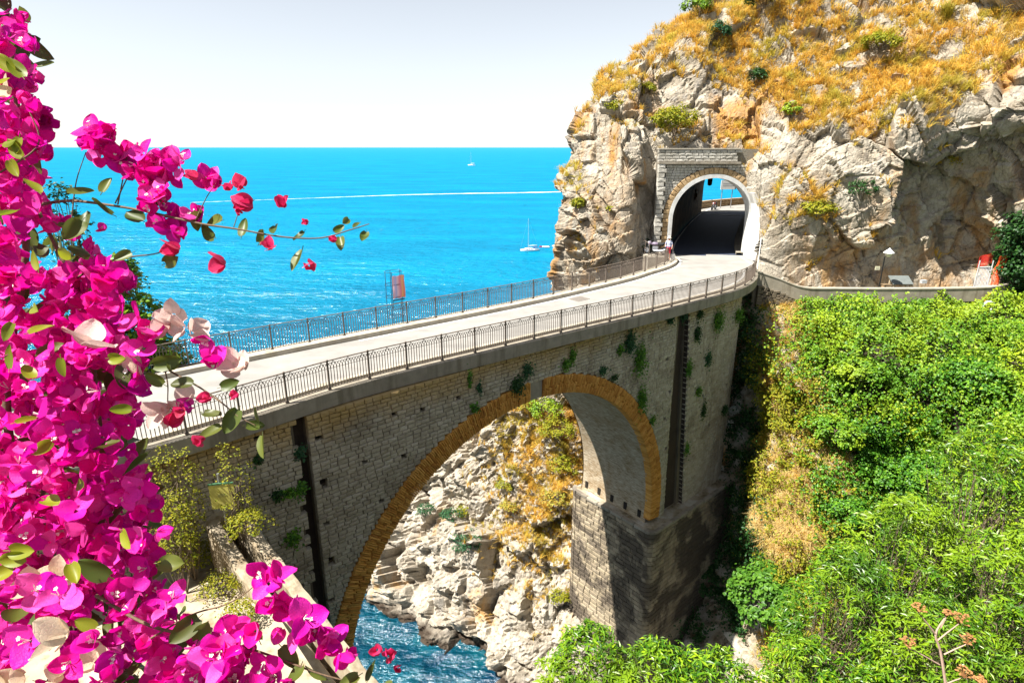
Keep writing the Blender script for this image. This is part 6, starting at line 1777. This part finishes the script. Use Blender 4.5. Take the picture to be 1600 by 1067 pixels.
# blossoms on the sprays
for u, v, s_ in [(145, 205, .95), (165, 215, 1.0), (160, 245, .95), (190, 240, .95), (215, 258, 1.0), (240, 250, .9), (268, 255, 1.05), (235, 285, .9), (250, 300, .8), (225, 275, .9), (175, 225, .8), (280, 262, .8), (330, 285, .95), (255, 330, .8), (285, 350, .9), (290, 365, .8), (245, 325, .7), (165, 360, .5), (308, 330, .5), (150, 225, 1.0), (178, 200, .85), (205, 245, 1.0), (225, 240, .9), (255, 268, 1.0), (285, 250, .8), (240, 312, .95), (262, 285, 1.0), (228, 300, .9), (300, 345, .95), (345, 282, .8), (180, 252, 1.0), (275, 340, .8), (252, 350, .9), (140, 215, .9), (158, 228, .9), (170, 238, .9), (200, 260, .9), (212, 270, .9), (232, 262, .9), (245, 275, .9), (258, 255, .9), (272, 272, .9), (240, 298, .9), (255, 315, .9), (232, 330, .8), (268, 358, .9), (282, 372, .8), (322, 278, .9), (338, 290, .9)]:
    put(MAG[int(rb.integers(12))], 'blossom', u, v, 1.23 + rb.uniform(-.02, .03), sc=s_ * .68, jit=.45)
for u, v, s_ in [(311, 278, .8), (362, 298, .7), (379, 294, 1.1), (399, 318, 1.3), (441, 326, .95), (354, 409, 1.3), (284, 390, 1.3), (422, 390, .9), (482, 414, .9), (482, 348, .5), (375, 333, .5), (262, 668, 1.2), (285, 640, .7), (368, 622, .7), (318, 690, .8), (330, 618, .8), (606, 1025, 1.0), (590, 1015, .7), (622, 1042, .6), (527, 375, .5)]:
    put(ROSE[int(rb.integers(4))], 'young_blossom', u, v, 1.2, sc=s_, jit=.5)
for u, v in [(272, 492), (288, 512), (262, 518), (300, 520), (365, 568), (378, 578), (268, 638), (290, 628), (250, 645)]:
    put(PALE[int(rb.integers(4))], 'pale_blossom', u, v, 1.24 + rb.uniform(-.02, .02), sc=.75, jit=.4)
for u, v, s_ in [(325, 530, .7), (332, 570, .9), (215, 505, .9), (228, 525, .9), (225, 545, .8), (210, 590, 1.), (230, 610, .9), (300, 635, .6)]:
    put(MAG[int(rb.integers(12))], 'blossom', u, v, 1.24, sc=s_, jit=.45)
for u, v, s_ in [(415, 893, .9), (435, 905, .9), (430, 940, 1.0), (455, 950, 1.0), (475, 965, 1.0), (470, 985, .95), (500, 985, .95), (525, 985, .75), (540, 1035, .9), (440, 980, .7), (520, 1000, .8), (350, 1000, 1.0), (375, 995, 1.0), (395, 1020, 1.0), (360, 1040, 1.1), (400, 1050, 1.0), (430, 1055, .9), (455, 1060, .8), (330, 1030, 1.0), (310, 1050, 1.0), (370, 1065, 1.1), (270, 935, .9), (300, 965, .7), (420, 912, .9), (445, 930, .9), (462, 940, .9), (485, 975, .9), (488, 1000, .9), (508, 1010, .8), (530, 1020, .8), (380, 1012, .9), (412, 1035, .9), (345, 1015, .9), (350, 1060, 1.), (385, 1040, .9), (415, 1062, .9), (335, 1055, 1.), (400, 985, .8), (365, 980, .8)]:
    put(MAG[int(rb.integers(12))], 'blossom', u, v, 1.10 + rb.uniform(-.03, .03), sc=s_ * .72, jit=.5)
for u, v, s_ in [(15, 150, 1.), (48, 910, .95), (40, 1055, 1.1), (100, 1050, 1.1), (5, 1060, 1.1)]: put(CREAM[int(rb.integers(3))], 'cream_blossom', u, v, 1.08, sc=s_ * .75, jit=.35)
# leaves on the sprays and among the blossoms
for u, v, s_ in [(105, 300, .9), (128, 345, 1.), (130, 360, 1.0), (160, 300, .9), (175, 335, .9), (222, 312, 1.0), (222, 345, 1.0), (258, 412, 1.0), (345, 345, .9), (335, 370, .9), (310, 330, .8), (378, 368, .8), (405, 380, .8), (430, 352, .6), (472, 390, .9), (475, 362, .6), (522, 362, .5), (532, 370, .6), (545, 342, .5), (562, 348, .4), (572, 362, .6), (140, 400, .9), (205, 395, .8), (268, 578, .8), (255, 600, .9), (300, 600, .8), (345, 605, .8), (318, 645, .9), (345, 665, .9), (372, 640, .9), (405, 660, .8), (410, 680, .8), (385, 665, .8), (230, 710, 1.), (310, 965, 1.), (310, 1000, 1.1), (340, 1030, 1.1), (405, 1000, .9), (440, 1010, 1.0), (470, 1040, .9), (510, 1060, .9), (560, 1055, .9), (60, 560, 1.), (90, 350, .9), (190, 570, 1.), (120, 650, 1.), (240, 570, .9), (150, 700, 1.), (20, 970, 1.2), (250, 880, 1.1), (170, 900, 1.1), (600, 1066, .7), (575, 1062, .7)]:
    put(LEAF[int(rb.integers(6))], 'leaf', u, v, 1.22 if v < 850 else 1.1, sc=s_ * .85, jit=.5)
for u, v, s_ in [(20, 110, .9), (35, 120, .9), (10, 125, .9), (5, 225, .8), (30, 215, .8), (35, 245, .9), (15, 250, .8), (50, 480, .9), (20, 505, .8), (15, 575, .9), (50, 590, .8), (15, 860, 1.2), (40, 870, 1.1), (20, 890, 1.1), (45, 520, .9), (80, 690, .8), (95, 560, .9), (110, 400, .9), (60, 420, .9), (25, 660, .9), (130, 760, .9), (70, 780, 1.), (190, 830, .9), (110, 880, 1.), (150, 980, 1.), (60, 300, .9), (25, 330, .9), (205, 640, .8), (170, 560, .8)]:
    put(LIME[int(rb.integers(4))], 'young_leaf', u, v, 1.06, sc=s_ * .75, jit=.5)
